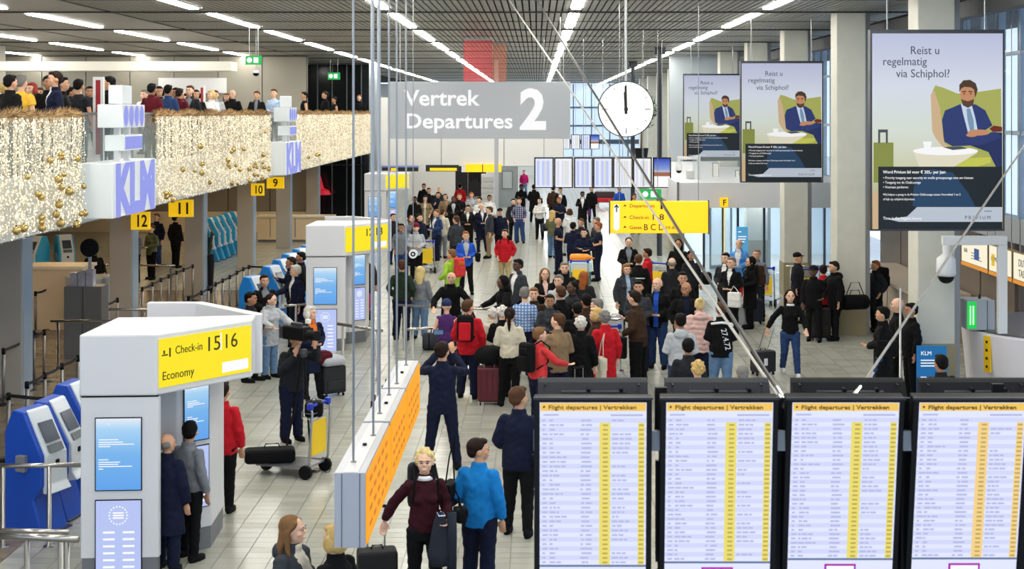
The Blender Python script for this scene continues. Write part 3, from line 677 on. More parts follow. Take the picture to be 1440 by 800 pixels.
bm_ = MB().ell((0,0,-.02),(.055,.055,.055), 14, 10).mesh('ball', gold, True); cm_ = MB().lathe([(.012,.03),(.012,.05)],(0,0,0),8).mesh('cap', M('gold_cap', (120,98,50), .3, .8))
rr = random.Random(5)
for k in range(64):
    y = rr.choice((rr.uniform(20.6,24),rr.uniform(29,40),rr.uniform(29,48))); 
    if 41 < y < 45.6: y += 5
    z = 3.36+abs(rr.gauss(0,.55)); 
    if z > 5: z = 3.9
    w__ = 'nearest' if y < 25 else ('middle' if y < 42 else 'farthest')
    o = E('bauble', (-7.6,y,z), 0, 'gold ball hanging among the strings of the %s light curtain' % w__, 'bauble', 'gold balls in the %s light curtain' % w__)
    sc = rr.uniform(.75,1.25); o.scale = (sc,)*3
    for nm, me in (('ball',bm_),('cap',cm_)):
        c = bpy.data.objects.new(nm, me); COL.objects.link(c); c.parent = o
def garland(y0, y1, label):
    n = int((y1-y0)*620); R_ = np.random.RandomState(int(y0*7)); y = R_.uniform(y0,y1,n); a = R_.uniform(0,2*PI,n)
    cx_, cz_ = -7.82, 5.15+.03*np.sin(y*3); L_ = R_.uniform(.09,.17,n); b_ = R_.uniform(-.35,.35,n)
    dx, dz = np.cos(a), np.sin(a); v = []; 
    p0 = np.stack([cx_+dx*.03, y, cz_+dz*.03],1); tip = np.stack([cx_+dx*L_, y+b_*L_, cz_+dz*L_-.02],1); w1 = np.stack([-dz*.012, np.full(n,.012), dx*.012],1)
    V = np.concatenate([p0-w1, p0+w1, tip],0); Fc = np.stack([np.arange(n), np.arange(n)+n, np.arange(n)+2*n],1)
    me = bpy.data.meshes.new('garland'); me.from_pydata(V.tolist(), [], Fc.tolist())
    ms = [M('fur_tan', (150,116,74), .9), M('fur_brown', (104,74,44), .9), M('fur_pale', (188,158,112), .9)]
    for m in ms: me.materials.append(m)
    me.polygons.foreach_set('material_index', R_.randint(0,3,n).astype('i4')); o = bpy.data.objects.new('fur_garland', me); COL.objects.link(o)
    tag(o, label, 'garland', kind='stuff')
garland(18.5, 24.3, 'near length of shaggy brown garland on the balcony rail')
garland(29.0, 41.2, 'middle length of shaggy brown garland on the balcony rail')
garland(45.8, 66.6, 'farthest length of shaggy brown garland on the balcony rail')
# ================================================================ CHECK-IN PILLARS
kw = M('pillar_white', (214,214,216), .35)
def pillar(X, Y, lines, label):
    t = E('checkin_pillar', (X,Y,0), 0, label, 'pillar')
    # local: front-left corner at 0,0 ; front runs +x, flank runs right and back
    base = [(0,0),(.83,.05),(.83,.14),(.46,.15),(.46,.93),(.80,.95),(1.14,1.25),(1.1,2.1),(0,1.9)]
    def grow(g): return [(x+(g if x > .3 else -g), y+(g if y > 1.5 else (-g if y < .1 else 0))) for x, y in base]
    MB().prism([(x*1.0,y) for x,y in base], .0, .26).build('plinth', M('plinth_grey', (110,112,116), .5), t)
    MB().prism(grow(.01), .26, 2.04).build('body', kw, t, bevel=.01)
    MB().prism(grow(-.004), 2.04, 2.06).build('seam', black, t)
    MB().prism([(-.02,-.03),(.82,.02),(1.66,1.13),(1.62,1.55),(.9,1.4),(0,1.33)], 2.06, 2.74).build('header', kw, t, bevel=.02)
    MB().prism([(0,2.75),(0,2.62),(.64,2.62),(1.58,1.56),(1.68,1.58),(1.68,1.68),(.7,2.75)][::-1], 2.02, 2.74).build('rear_wing', kw, t, bevel=.01)
    # screens on the front
    fa = math.atan2(.05,.84)
    def face(nm, u0, u1, z0, z1, m, o0, ang, off=-.012, th=.01, par=None):
        o = MB().box((u0,off,z0),(u1,off+th,z1)).build(nm, m, par or t)
        if par: return o
        o.location = (o0[0],o0[1],0); o.rotation_euler = (0,0,ang); return o
    o1 = (-.01,-.01); sb = grad('kiosk_blue', ((0,(96,164,238)),(.5,(120,182,240)),(.85,(170,214,248)),(1,(232,240,250))), .95); sv = glow('kiosk_violet', (186,200,248), .95)
    for (o_, an, u0, u1, tag_) in ((o1, fa, .17, .66, 'a'), ((.81,.94), math.atan2(.30,.34), .10, .41, 'b')):
        for (z0,z1,m) in ((1.02,1.81,sb),(.0,.9,sv)):
            z0 = max(z0,.0)+(.0 if z0 > .5 else .0)
            if z1 < .8: z0 = .28 if tag_ == 'a' else .28
            if tag_ == 'b' and z1 > 1: z0 = 1.32; z1 = 1.98
            if tag_ == 'b' and z1 < 1: z0 = .52; z1 = 1.24
            fr_ = face('screen_frame', u0-.012, u1+.012, z0-.012, z1+.012, black, o_, an, -.012)
            face('screen', u0, u1, z0, z1, m, o_, an, -.018, par=fr_)
            mb = MB()
            if m is sb:
                for r_, w__ in ((.92,.3),(.70,.5),(.665,.62),(.635,.9),(.605,.3),(.42,.25),(.385,.55),(.355,.5),(.325,.85),(.29,.12)):
                    mb.box((u0+.03+(.12 if r_ > .9 else 0),-.022,z0+(z1-z0)*r_),(u0+.03+(u1-u0-.06)*w__*(.8 if r_ > .9 else 1),-.019,z0+(z1-z0)*(r_+.012)))
            else:
                for r_ in range(7):
                    for x_ in (.16,.6): mb.box((u0+(u1-u0)*x_,-.022,z0+(z1-z0)*(.09+.085*r_)),(u0+(u1-u0)*(x_+.26),-.019,z0+(z1-z0)*(.115+.085*r_)))
                cx_, cz_ = u0+(u1-u0)*.5, z0+(z1-z0)*.82; r1 = (u1-u0)*.2
                for k in range(18):
                    a = 2*PI*k/18; mb.box((cx_+r1*math.cos(a)-.008,-.022,cz_+r1*math.sin(a)-.008),(cx_+r1*math.cos(a)+.008,-.019,cz_+r1*math.sin(a)+.008))
                for k in (-1,0,1): mb.box((cx_-r1*.6,-.022,cz_+k*.028-.008),(cx_+r1*.6,-.019,cz_+k*.028+.008))
            mb.build('screen_text', glow('sign_white', 0), fr_)
    # yellow sign on the flank of the header
    an = math.atan2(1.11,.84); o_ = (.82,.02)
    pn = face('sign_panel', .03, 1.36, 2.14, 2.68, glow('sign_yellow_lit', (255,232,20), .97), o_, an, -.02, .015)
    tk = glow('sign_ink_lit', (80,66,10), .5)
    def tx(sr, size, u, z, bold=0, fit=None, cap=None, m=tk):
        o = text(sr, size, (o_[0]+u*math.cos(an)+.024*math.sin(an), o_[1]+u*math.sin(an)-.024*math.cos(an), z), m, t, bold=bold, rz=an, fit=fit, cap=cap)
    if lines == 'big':
        tx('Check-in', .15, .24, 2.49, fit=.38, cap=.09); tx('15', .245, .665, 2.46, 0, fit=.175, cap=.165); tx('16', .245, .925, 2.46, 0, fit=.175, cap=.165); tx('Economy', .15, .06, 2.22, fit=.44, cap=.095)
        face('divider', .895, .91, 2.45, 2.65, glow('sign_white', 0), o_, an, -.024); face('white_label', .92, 1.31, 2.18, 2.3, glow('sign_white', 0), o_, an, -.024)
        face('pictogram', .06, .14, 2.49, 2.505, tk, o_, an, -.024); face('pictogram', .08, .10, 2.51, 2.55, tk, o_, an, -.024); face('pictogram', .16, .18, 2.47, 2.57, tk, o_, an, -.024)
    elif lines == 'mid':
        tx('12', .2, .62, 2.46, .01, fit=.2, cap=.16); tx('13', .2, .93, 2.46, .01, fit=.2, cap=.16); face('white_label', .9, 1.31, 2.18, 2.31, glow('sign_white', 0), o_, an, -.024)
    return t
pillar(-5.04, 15.75, 'big', 'white check-in pillar reading Check-in 15 16 Economy with yellow header sign')
pillar(-5.02, 31.0, 'mid', 'white check-in pillar numbered 12 and 13 with yellow header sign')
pillar(-6.9, 57.0, '', 'white check-in pillar farthest away under the bulkhead, yellow header sign')
# ================================================================ SELF-SERVICE KIOSKS
def make_kiosk(mb_, label, group):
    t = E('checkin_kiosk', (0,0,0), 0, label, 'kiosk', group)
    blue = M(mb_[0], mb_[1], .35)
    body = [(.34,0),(.34,1.25),(.22,1.52),(.05,1.5),(-.22,.98),(-.22,.6),(-.1,.42),(-.24,.0)]
    MB().prof(body, -.24, .24).build('body', blue, t, bevel=.02); MB().box((-.31,-.02,.78),(-.24,.12,.98)).build('printer_box', M('kiosk_grey', (120,124,130), .4), t, bevel=.01)
    fs = MB().prof([(.02,1.5),(-.26,.98),(-.27,.62),(-.34,.52),(-.2,.50),(-.2,.98),(.06,1.52)], -.19, .19).build('front_shell', M('kiosk_white', (208,216,222), .35), t, bevel=.015)
    def slab(nm, x0,x1,u0,u1,m,off=.012):
        a = Vector((0,.02,1.5)); b_ = Vector((0,-.26,.98)); d_ = (b_-a).normalized(); n_ = Vector((0,d_.z,-d_.y)); n_ = n_ if n_.y < 0 else -n_
        v = []; 
        for (x,u) in ((x0,u1),(x1,u1),(x1,u0),(x0,u0)): v.append(Vector((x,0,0))+a+d_*u+n_*(off+.01))
        v += [q-n_*.012 for q in v]
        MB().add(v, [(0,1,2,3),(7,6,5,4),(0,4,5,1),(1,5,6,2),(2,6,7,3),(3,7,4,0)]).build(nm, m, fs)
    slab('screen', -.13,.13,.17,.44, M('kiosk_screen', (70,78,92), .15)); slab('keypad', -.13,.13,.47,.57, M('kiosk_keys', (90,100,104), .4))
    MB().box((-.03,-.275,.84),(.03,-.262,.9)).build('reader', black, fs)
    MB().box((-.27,-.28,0),(.27,.36,.02)).build('base_plate', M('kiosk_base', (16,40,90), .4), t)
    return t
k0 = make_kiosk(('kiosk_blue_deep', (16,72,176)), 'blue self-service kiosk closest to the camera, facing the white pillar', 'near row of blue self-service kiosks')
def putk(src, px, py, rz, label, first=False, ytop=True, sc=1):
    s = (py-CY)/(H-1.52*sc) if ytop else (py-CY)/H
    o = src if first else copy_tree(src); o.location = ((px-CX)/s, F/s, 0); o.rotation_euler = (0,0,rz); o['label'] = label; o.scale = (sc,)*3
    return o
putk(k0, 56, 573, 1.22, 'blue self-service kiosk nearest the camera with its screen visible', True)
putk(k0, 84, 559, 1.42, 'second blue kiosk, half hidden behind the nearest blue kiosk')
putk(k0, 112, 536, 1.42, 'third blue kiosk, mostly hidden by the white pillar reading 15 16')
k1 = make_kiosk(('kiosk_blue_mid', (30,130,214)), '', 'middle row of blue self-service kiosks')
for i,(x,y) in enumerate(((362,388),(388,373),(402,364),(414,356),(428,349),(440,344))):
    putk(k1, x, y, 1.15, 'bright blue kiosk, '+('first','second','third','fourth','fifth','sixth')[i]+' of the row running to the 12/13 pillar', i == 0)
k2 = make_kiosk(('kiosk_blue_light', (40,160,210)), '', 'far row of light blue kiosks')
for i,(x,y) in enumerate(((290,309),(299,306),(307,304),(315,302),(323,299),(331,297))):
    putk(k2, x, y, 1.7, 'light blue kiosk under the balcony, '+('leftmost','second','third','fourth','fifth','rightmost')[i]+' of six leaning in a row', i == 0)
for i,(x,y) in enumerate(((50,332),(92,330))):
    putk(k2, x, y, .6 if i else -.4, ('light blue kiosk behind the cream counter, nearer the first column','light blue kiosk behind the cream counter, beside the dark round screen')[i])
# ================================================================ BARRIER POSTS AND RAILS
pm_ = M('barrier_post', (140,136,132), .35, .5); belt = M('belt_black', (16,16,20), .7)
post_me = MB().lathe([(.03,.02),(.03,.93)],(0,0,0),10).mesh('pole', pm_, True); head_me = MB().lathe([(.036,.90),(.036,1.0),(.02,1.01)],(0,0,0),10).mesh('head', black, True); base_me = MB().lathe([(.17,0),(.17,.015),(.05,.04)],(0,0,0),16).mesh('base', M('post_base', (60,60,64), .4, .7), True)
chains = [[(5,490),(41,473),(62,464)],[(-8,560),(12,553),(94,557)],[(38,537),(63,524),(87,511),(110,500)],[(50,410),(68,404),(84,400)],[(35,474),(48,466)],
  [(150,426),(165,419)],[(200,404),(214,397),(226,391),(237,386),(248,381),(258,377),(271,372)],[(265,417),(283,409),(293,403),(303,397),(313,392),(323,387),(333,381),(342,376),(350,373),(420,374)]]
where = ['at the foot of the leftmost column','along the lower belt before the blue kiosks','in the sloping line behind the blue kiosks','beside the white curved counter','left of the second column','behind the long pale rails','in the far line under sign 11','in the line leading to the bright blue kiosks']
for ci, ch in enumerate(chains):
    pts = []
    for (x,y) in ch:
        s = (y-CY)/(H-1.0); p = Vector(((x-CX)/s, F/s, 0)); pts.append(p)
        o = E('barrier_post', p, 0, 'grey belt barrier post, '+ORD[len(pts)-1]+' of those '+where[ci], 'barrier post', 'belt barrier posts '+where[ci])
        for nm, me in (('pole',post_me),('head',head_me),('base',base_me)):
            c = bpy.data.objects.new(nm, me); COL.objects.link(c); c.parent = o
    for bi, (a, b_) in enumerate(zip(pts, pts[1:])):
        dv = (b_-a); nrm = Vector((-dv.y,dv.x,0)).normalized()*.004; mid = (a+b_)/2-Vector((0,0,.04))
        mb = MB()
        for p, q, z0, z1 in ((a,mid,.97,.95),(mid,b_,.95,.97)):
            mb.add([(p.x-nrm.x,p.y-nrm.y,z0-.03),(q.x-nrm.x,q.y-nrm.y,z1-.03),(q.x-nrm.x,q.y-nrm.y,z1+.02),(p.x-nrm.x,p.y-nrm.y,z0+.02),
                    (p.x+nrm.x,p.y+nrm.y,z0-.03),(q.x+nrm.x,q.y+nrm.y,z1-.03),(q.x+nrm.x,q.y+nrm.y,z1+.02),(p.x+nrm.x,p.y+nrm.y,z0+.02)], [(0,1,2,3),(7,6,5,4),(3,2,6,7),(0,4,5,1)])
        o = mb.build('barrier_belt', belt, None, org=tuple(a)); tag(o, 'black belt, '+ORD[bi]+' span '+where[ci], 'belt', 'barrier belts '+where[ci])
def rail(x0,y0,x1,y1,label,h=1.0,r=.028,posts=(.08,.92), m=None):
    s0 = (y0-CY)/(H-h); s1 = (y1-CY)/(H-h); a = Vector(((x0-CX)/s0,F/s0,0)); b_ = Vector(((x1-CX)/s1,F/s1,0))
    t = E('guide_rail', a, 0, label, 'railing'); dv = b_-a; z = Vector((0,0,h-.03)); m = m or M('rail_steel', (176,172,166), .25, .9)
    MB().tube([z, dv+z], r, 10).build('handrail', m, t, True)
    for k in posts: MB().lathe([(.07,0),(.07,.01),(.028,.012),(.028,h-.04)], tuple(dv*k), 10).build('post', steel, t, True)
    return t
rail(-20,652,115,650,'long steel rail crossing before the nearest blue kiosk',posts=(.18,.66)); rail(-20,748,110,754,'steel rail nearest the bottom left corner',posts=(.45,.88),r=.036); rail(-20,742,97,744,'second steel rail just behind the one in the bottom left corner',posts=(.9,))
rail(108,433,212,433,'pale rail seen above the white pillar, upper of two',posts=(.1,.95)); rail(71,449,203,450,'pale rail seen above the white pillar, lower of two',posts=(.08,.93))
rail(122,371,190,371,'thin pale rail passing behind the second column',posts=(.9,)); rail(186,371,246,372,'thin pale rail below the hanging sign 12',posts=(.1,.9))
rail(400,428,432,426,'rail under the arm of the white-haired man',posts=(.5,)); rail(385,455,432,455,'rail behind the cameraman',posts=(.1,.9))
rail(475,453,537,463,'steel rail in front of the 12/13 pillar',posts=(.12,.9),r=.034); rail(560,427,706,434,'long rail the bald man in black leans on',posts=(.06,.94)); rail(573,461,642,457,'rail above the grey duffel bag',posts=(.1,.95))
rail(1105,373,1178,373,'low steel rail before the glass doors',posts=(.1,.9))
# ================================================================ COUNTERS AND DESKS LEFT
t = E('checkin_counter', (-11.2,57,0), 0, 'long cream check-in counter below the brown wall panels', 'counter')
cream = M('cream_desk', (226,206,172), .5)
MB().box((0,0,.1),(3.0,.7,1.0)).build('front', cream, t); MB().box((-.05,-.1,1.0),(3.05,.75,1.06)).build('worktop', M('desk_top', (240,226,200), .4), t); MB().box((.02,.05,0),(2.95,.65,.1)).build('kick', grey, t)
MB().box((.5,-.02,.2),(.53,0,.95)).box((1.5,-.02,.2),(1.53,0,.95)).build('seam', grey, t)
t = E('service_desk', P(31,455,34.)*1, 0, 'cream counter with flowing curved grey end beside the first column', 'counter'); t.location = (P(31,455,34).x,34,0)
MB().box((0,0,0),(1.45,.9,1.45)).build('front', cream, t); MB().box((-.02,-.05,1.45),(1.5,.95,1.52)).build('worktop', M('desk_top'), t)
MB().prism([(1.1,-.25),(1.3,-.55),(1.7,-.7),(2.1,-.7),(2.1,.2),(1.1,.2)], 0, 1.32).build('curved_end', M('desk_blue_grey', (176,184,190), .4), t, bevel=.04)
t = E('bin_cabinet', (P(90,400,30).x,30,0), 0, 'grey metal cabinet with clear leaflet boxes on top', 'cabinet')
cg = M('cabinet_grey', (112,108,102), .4, .5)
for k in range(2):
    MB().box((k*.4,0,0),(k*.4+.39,.5,1.52)).build('body', cg, t); MB().box((k*.4+.02,-.015,.1),(k*.4+.37,0,1.48)).build('door', cg, t)
t2 = E('leaflet_box', (P(96,380,30).x,30.1,1.52), 0, 'clear leaflet box standing on the grey metal cabinet', 'box')
for k in range(3): MB().box((k*.17,0,0),(k*.17+.15,.2,.28+.03*k)).build('compartment', M('clear_box', (176,170,178), .2, noise=.2, scale=6), t2)
t = E('round_screen', (P(126,340,31).x,31,1.9), 0, 'dark round-backed monitor beside the kiosk under the balcony', 'monitor')
disc(MB(), .2, -.03, .05, 24, 0, .35).build('back', black, t); MB().box((-.03,0,-1.9),(.03,.05,.2)).build('stand', steel, t)
# ================================================================ RIGHT SIDE: COLUMN DESK, CAFE, CAMERA BRACKETS
t = E('information_desk', (9.95,26.8,0), 0, 'big round white desk with grey top at the right edge', 'desk')
dk = M('desk_white', (226,222,226), .45)
MB().lathe([(1.72,0),(1.78,.12),(1.88,1.12),(1.86,1.15),(1.3,1.15)],(0,0,0),64).build('shell', dk, t); MB().lathe([(1.8,1.15),(1.8,1.19)],(0,0,0),64).build('worktop', M('desk_grey_top', (96,98,102), .35), t)
MB().lathe([(1.80,.6),(1.815,.6),(1.815,.605),(1.8,.605)],(0,0,0),64).build('seam', grey, t)
ba = -2.72; t2 = E('dot_label', (9.95+1.86*math.cos(ba),26.8+1.86*math.sin(ba),.45), 0, 'narrow yellow label with four black dots on the white desk', 'sign'); t2.rotation_euler = (0,0,ba+PI/2)
MB().box((-.07,-.03,0),(.09,.01,.66)).build('plate', M('paint_yellow', (246,200,20), .5), t2)
mb = MB(); [disc(mb, .028, -.036, -.03, 12, .01, .1+.15*k) for k in range(4)]; mb.build('dots', ink, t2)
def pbox(name, px0,py0,px1,py1, d, depth, m, label, cat, part='body', bevel=.01):
    a = P(px0,py1,d); b_ = P(px1,py0,d); t = E(name, a, 0, label, cat); MB().box((0,0,0),(b_.x-a.x,depth,b_.z-a.z)).build(part, m, t, bevel=bevel); return t, b_.x-a.x, b_.z-a.z
t, w_, h_ = pbox('light_cube', 1360,405,1399,447, 26.2,.5, M('cube_grey', (170,178,188), .4), 'pale grey box with glowing green side standing on the round desk', 'lamp')
t.location.z = 1.19; MB().box((.0,-.02,.03),(w_*.32,0,h_-.03)).build('green_panel', glow('cube_green', (30,205,80), 1.0), t)
MB().box((w_*.08,-.03,.1),(w_*.13,-.02,h_-.1)).box((w_*.18,-.03,.1),(w_*.24,-.02,h_-.1)).build('bright_bars', glow('green_bright', (190,255,200), 1.1), t)
MB().box((w_*.72,-.01,0),(w_*.73,0,h_)).build('seam', black, t); MB().lathe([(.03,h_),(.01,h_+.08)],(w_*.6,.25,0),8).build('knob', black, t)
def bracket_cam(x0,y0,x1,y1, d, label, zbase):
    s = d/F; a = P(x1,y0,d); t = E('camera_bracket', (a.x,d,zbase), 0, label, 'bracket'); wt = 12*s if d < 40 else 6*s
    wt = (x1-x0)*s*.14; z1 = a.z-zbase; w_ = (x1-x0)*s
    MB().box((-wt,0,0),(0,.12,z1-wt)).build('upright', white, t, bevel=.008); MB().box((-w_,0,z1-wt),(0,.12,z1)).build('arm', white, t, bevel=.008)
    c = E('dome_camera', (a.x-w_+wt*.45, d+.06, a.z-wt), 0, 'white dome camera with dark lens hanging from '+('the near white bracket' if d < 40 else 'the distant white bracket'), 'camera'); q = w_*.15
    MB().lathe([(q*.35,0),(q*.35,-q*.9),(q*.95,-q*1.4),(q,-q*2.9),(q*.9,-q*3.2)][::-1], (0,0,0), 20).build('housing', white, c, True)
    MB().ell((0,0,-q*3.2),(q*.85,q*.85,q*.8),16,10).build('lens_dome', black, c, True)
bracket_cam(1326,332,1417,446, 25.75, 'white angled bracket arm standing on the round desk', 1.19)
bracket_cam(953,220,985,257, 44, 'small white bracket arm standing on the mezzanine', 3.12)
t, w_, h_ = pbox('white_cabinet', 966,246,977,258, 44.5,.3, white, 'small white box beside the bracket on the mezzanine', 'box')
t.location.z = 3.12; MB().box((.02,-.01,.02),(w_-.02,0,h_-.02)).build('door', offw, t)
for (x0,y0,x1,y1,lab) in ((1002,229,1011,249,'bright leaning screen on the mezzanine, left one'),(1034,239,1040,254,'bright narrow screen on the mezzanine, right one')):
    t, w_, h_ = pbox('lit_panel', x0,y0,x1,y1,46,.06, M('panel_frame', (120,120,120), .5), lab, 'screen', 'frame'); rect(MB(), .02,.02,w_-.02,h_-.02,-.008).build('screen', glow('panel_lit', (245,240,225), .95), t)
    MB().box((w_/2-.02,.02,3.12-t.location.z),(w_/2+.02,.04,0)).build('foot', black, t)
# cafe menu light boards
mb_x = 9.35
for i,(y0,y1,lab) in enumerate(((31.3,29.5,'lit cafe menu board nearest the column'),(29.4,28.0,'lit cafe menu board beside the white bracket'),(27.9,25.2,'lit cafe menu board at the right edge with dark lettering'))):
    t = E('menu_board', (mb_x,y1,1.86), 0, lab, 'menu board'); l_ = y0-y1
    MB().box((0,0,0),(.12,l_,.62)).build('light_box', M('menu_frame', (150,120,80), .5), t)
    MB().box((-.01,.03,.09),(0,l_-.03,.6)).build('menu_print', glow('menu_white', (248,240,214), 1.0), t); MB().box((-.012,.0,.0),(0,l_,.07)).build('orange_edge', glow('menu_orange', (232,150,50), .9), t)
    for q in (.2, l_-.2): MB().tube([(.06,q,.62),(.06,q,CEIL-1.86)], .01, 6).build('rod', steel, t)
    o = text(('BAR','HOME','DUTCH\nTASTE')[i], .2 if i == 2 else .13, (-.014,l_*.88,.36 if i == 2 else .3), M('menu_ink', (90,84,78), .6), t, rz=-PI/2, sx=1)
    mm = MB()
    for k in range(3): mm.box((-.014,l_*(.2+.05*k),.2+.06*k),(-.011,l_*.6,.215+.06*k))
    mm.build('small_print', M('menu_ink'), t)
    if i < 2: mm = MB(); mm.box((-.016,l_*(.72 if i else .3),.2),(-.012,l_*(.86 if i else .48),.44)); mm.build('picture', glow('menu_pic%d' % i, ((60,90,150),(236,196,60))[i], .9), t)
t = E('menu_board', (9.2,37.2,2.32), 0, 'colourful lit board high above the counter between the two right columns', 'menu board')
MB().box((0,0,0),(.1,3.4,.7)).build('light_box', M('menu_frame'), t)
for q in (.3,3.1): MB().tube([(.05,q,.7),(.05,q,CEIL-2.32)], .012, 6).build('rod', steel, t)
for k,cc in enumerate(((240,214,150),(214,70,50),(120,176,200),(150,210,70))): MB().box((-.012,.05+k*.84,.06),(0,.8+k*.84,.66)).build('menu_print', glow('mp_%d' % k, cc, .9), t)
t = E('cafe_counter', (8.45,32,0), 0, 'beige counter running back between the two right-hand columns', 'counter')
MB().box((0.1,0,0),(1.2,6.5,1.05)).build('body', M('cafe_beige', (156,144,128), .5), t); MB().box((0,-.05,1.05),(1.3,6.6,1.12)).build('worktop', M('cafe_top', (190,176,158), .4), t)
for k in range(5): MB().box((.085,.1+k*1.3,.1),(.1,1.3+k*1.3,1.0)).build('panel', M('cafe_beige2', (164,152,136), .5), t)
t = E('info_totem', (P(1290,555,25.2).x,25.2,0), 0, 'blue and white information stand before the beige column', 'sign'); s = 25.2/F
MB().box((0,0,0.02),(41*s,.06,1.06)).build('panel', glow('totem_blue', (24,120,190), .7), t); MB().box((-.05,-.1,0),(41*s+.05,.2,.02)).build('foot', grey, t)
text('KLM', .1, (.06,-.006,.9), glow('sign_white', 0), t)
mb = MB()
for z,w_ in ((.8,.36),(.75,.3),(.70,.33),(.5,.1),(.4,.3),(.35,.34),(.3,.2)): rect(mb, .06,z,.06+w_,z+.018,-.006)
mb.build('small_print', glow('sign_white', 0), t)
t = E('info_totem', (P(1018,330,47.5).x,44.5,0), 0, 'tall light blue information stand near the glass doors', 'sign')
MB().box((0,0,.02),(.36,.06,1.62)).build('panel', glow('totem_pale', (90,170,220), .8), t); MB().box((-.05,-.1,0),(.41,.2,.02)).build('foot', grey, t)
mb = MB(); [rect(mb, .05,z,.05+w_,z+.03,-.006) for z,w_ in ((1.45,.1),(1.3,.26),(1.22,.24),(1.14,.2))]; mb.build('small_print', glow('sign_white', 0), t)
t = E('slim_post', (P(1266,500,24).x,24,0), 0, 'tall slim silver post beside the bald man', 'post')
MB().lathe([(.06,0),(.06,.6),(.02,.62),(.018,2.2),(.0,2.25)],(0,0,0),10).build('shaft', M('pole_pale'), t, True); MB().lathe([(.14,0),(.14,.02)],(0,0,0),14).build('base', steel, t)
def reflection(x0,y0,x1,D,rgb,label):  # added tinted film imitating a coloured reflection on the ceiling slats
    zc = CEIL; a = P(x0,y0,D); b_ = P(x1,y0,D); z0 = H-(115-CY)*D/F; t = E('reflection_film', (a.x,D,z0), 0, label, 'reflection')
    MB().box((0,0,0),(b_.x-a.x,.01,zc-z0-.1)).build('film', M('film_%d' % rgb[0], rgb, .3, alpha=.3), t); MB().box((0,-.01,zc-z0-.12),(b_.x-a.x,.02,zc-z0-.08)).build('rod', steel, t)  # rod and wires are added to hang the film
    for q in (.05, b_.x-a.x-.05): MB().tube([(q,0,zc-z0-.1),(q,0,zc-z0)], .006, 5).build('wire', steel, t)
reflection(652,50,692,44,(240,60,70),'translucent red film added as a reflection on the slats above the departures sign')
reflection(693,66,712,46,(206,120,80),'narrow translucent orange film added as a reflection beside the red one')
# far odds and ends
t = E('red_bench', (P(852,292,78).x,78,0), 0, 'low red bench far down the hall', 'bench'); MB().box((-.5,0,.25),(.5,.6,.5)).build('seat', M('bench_red', (190,20,40), .6), t, bevel=.05); MB().box((-.6,.1,.5),(.5,.6,.85)).build('backrest', M('bench_dark', (60,40,44), .6), t, bevel=.05)
for q in (-.4,.4): MB().box((q-.03,.1,0),(q+.03,.5,.25)).build('leg', steel, t)
t = E('yellow_stand', (P(950,300,66).x,66,0), 0, 'tall bright yellow stand behind the end of the display row', 'stand'); MB().box((-.35,0,0),(.3,.3,3.2)).build('panel', M('paint_yellow', (246,200,20), .5), t, bevel=.06); MB().box((-.4,-.1,0),(.35,.4,.06)).build('base', black, t)
def tree(px, d, zb, h, label):
    a = P(px,200,d); t = E('potted_tree', (a.x,d,zb), 0, label, 'plant'); MB().lathe([(.25,0),(.32,.5)],(0,0,0),14).build('pot', black, t); MB().tube([(0,0,.45),(.03,0,h*.5)], .05, 6).build('trunk', M('bark', (80,64,48), .8), t)
    n = 900; R_ = np.random.RandomState(int(px)); u = R_.normal(0,1,(n,3)); u /= np.linalg.norm(u,axis=1)[:,None]; c = u*R_.uniform(.5,1,(n,1))*np.array([.75,.75,h*.3])+np.array([0,0,h*.68]); a1 = R_.normal(0,.07,(n,3)); b1 = R_.normal(0,.07,(n,3))
    V = np.concatenate([c,c+a1,c+b1]); me = bpy.data.meshes.new('foliage'); me.from_pydata(V.tolist(), [], np.stack([np.arange(n),np.arange(n)+n,np.arange(n)+2*n],1).tolist()); me.materials.append(M('leaf', (50,84,44), .6, noise=.3, scale=3)); o = bpy.data.objects.new('foliage', me); COL.objects.link(o); o.parent = t
tree(902, 63, 3.12, 3.2, 'dark green tree in a pot beside the clock, on the upper level')
s = (412-CY)/H; t = E('potted_plant', ((292-CX)/s, F/s, 0), 0, 'dark spiky plant in a tall black planter before the leaning light blue kiosks', 'plant')
MB().lathe([(.15,0),(.2,1.1),(.17,1.1),(.16,1.02)],(0,0,0),16).build('planter', black, t)
mb = MB(); R2 = random.Random(4)
for k in range(46):
    a = R2.uniform(0,2*PI); e_ = R2.uniform(.1,.38); zt = R2.uniform(1.25,1.85); c_, s_ = math.cos(a), math.sin(a)
    mb.add([(c_*.04-s_*.03,s_*.04+c_*.03,1.05),(c_*.04+s_*.03,s_*.04-c_*.03,1.05),(c_*e_*.6+s_*.03,s_*e_*.6-c_*.03,zt),(c_*e_,s_*e_,zt-.1),(c_*e_*.6-s_*.03,s_*e_*.6+c_*.03,zt)], [(0,1,2,4),(4,2,3)])
mb.build('leaves', M('leaf_dark', (34,52,36), .5, noise=.3, scale=3), t)
t = E('window_mannequin', (-10.6,69.2,0), 0, 'red hat shape glowing inside the dark shop window', 'display object')
MB().lathe([(.05,2.2),(.25,1.5),(.5,1.4),(.6,1.2),(.04,1.18),(.04,.02),(.3,0)][::-1],(0,0,0),14).build('shape', M('red_shape', (190,16,40), .5, emit=.5), t)
t = E('clothes_rail', (-2.3,85.5,0), 0, 'rail of black clothes hanging inside the shop', 'clothes rail'); MB().tube([(-1.9,0,2.1),(.3,0,2.1)], .02, 6).build('bar', steel, t)
for q in (-1.85,.25): MB().box((q-.02,-.02,0),(q+.02,.02,2.1)).build('upright', steel, t)
for k in range(13):
    g_ = MB().box((-1.7+k*.15,-.2,1.0+.1*(k%3)),(-1.6+k*.15,.2,2.05)).build('garment', M('black_garment', (14,12,18), .9), t, bevel=.03)
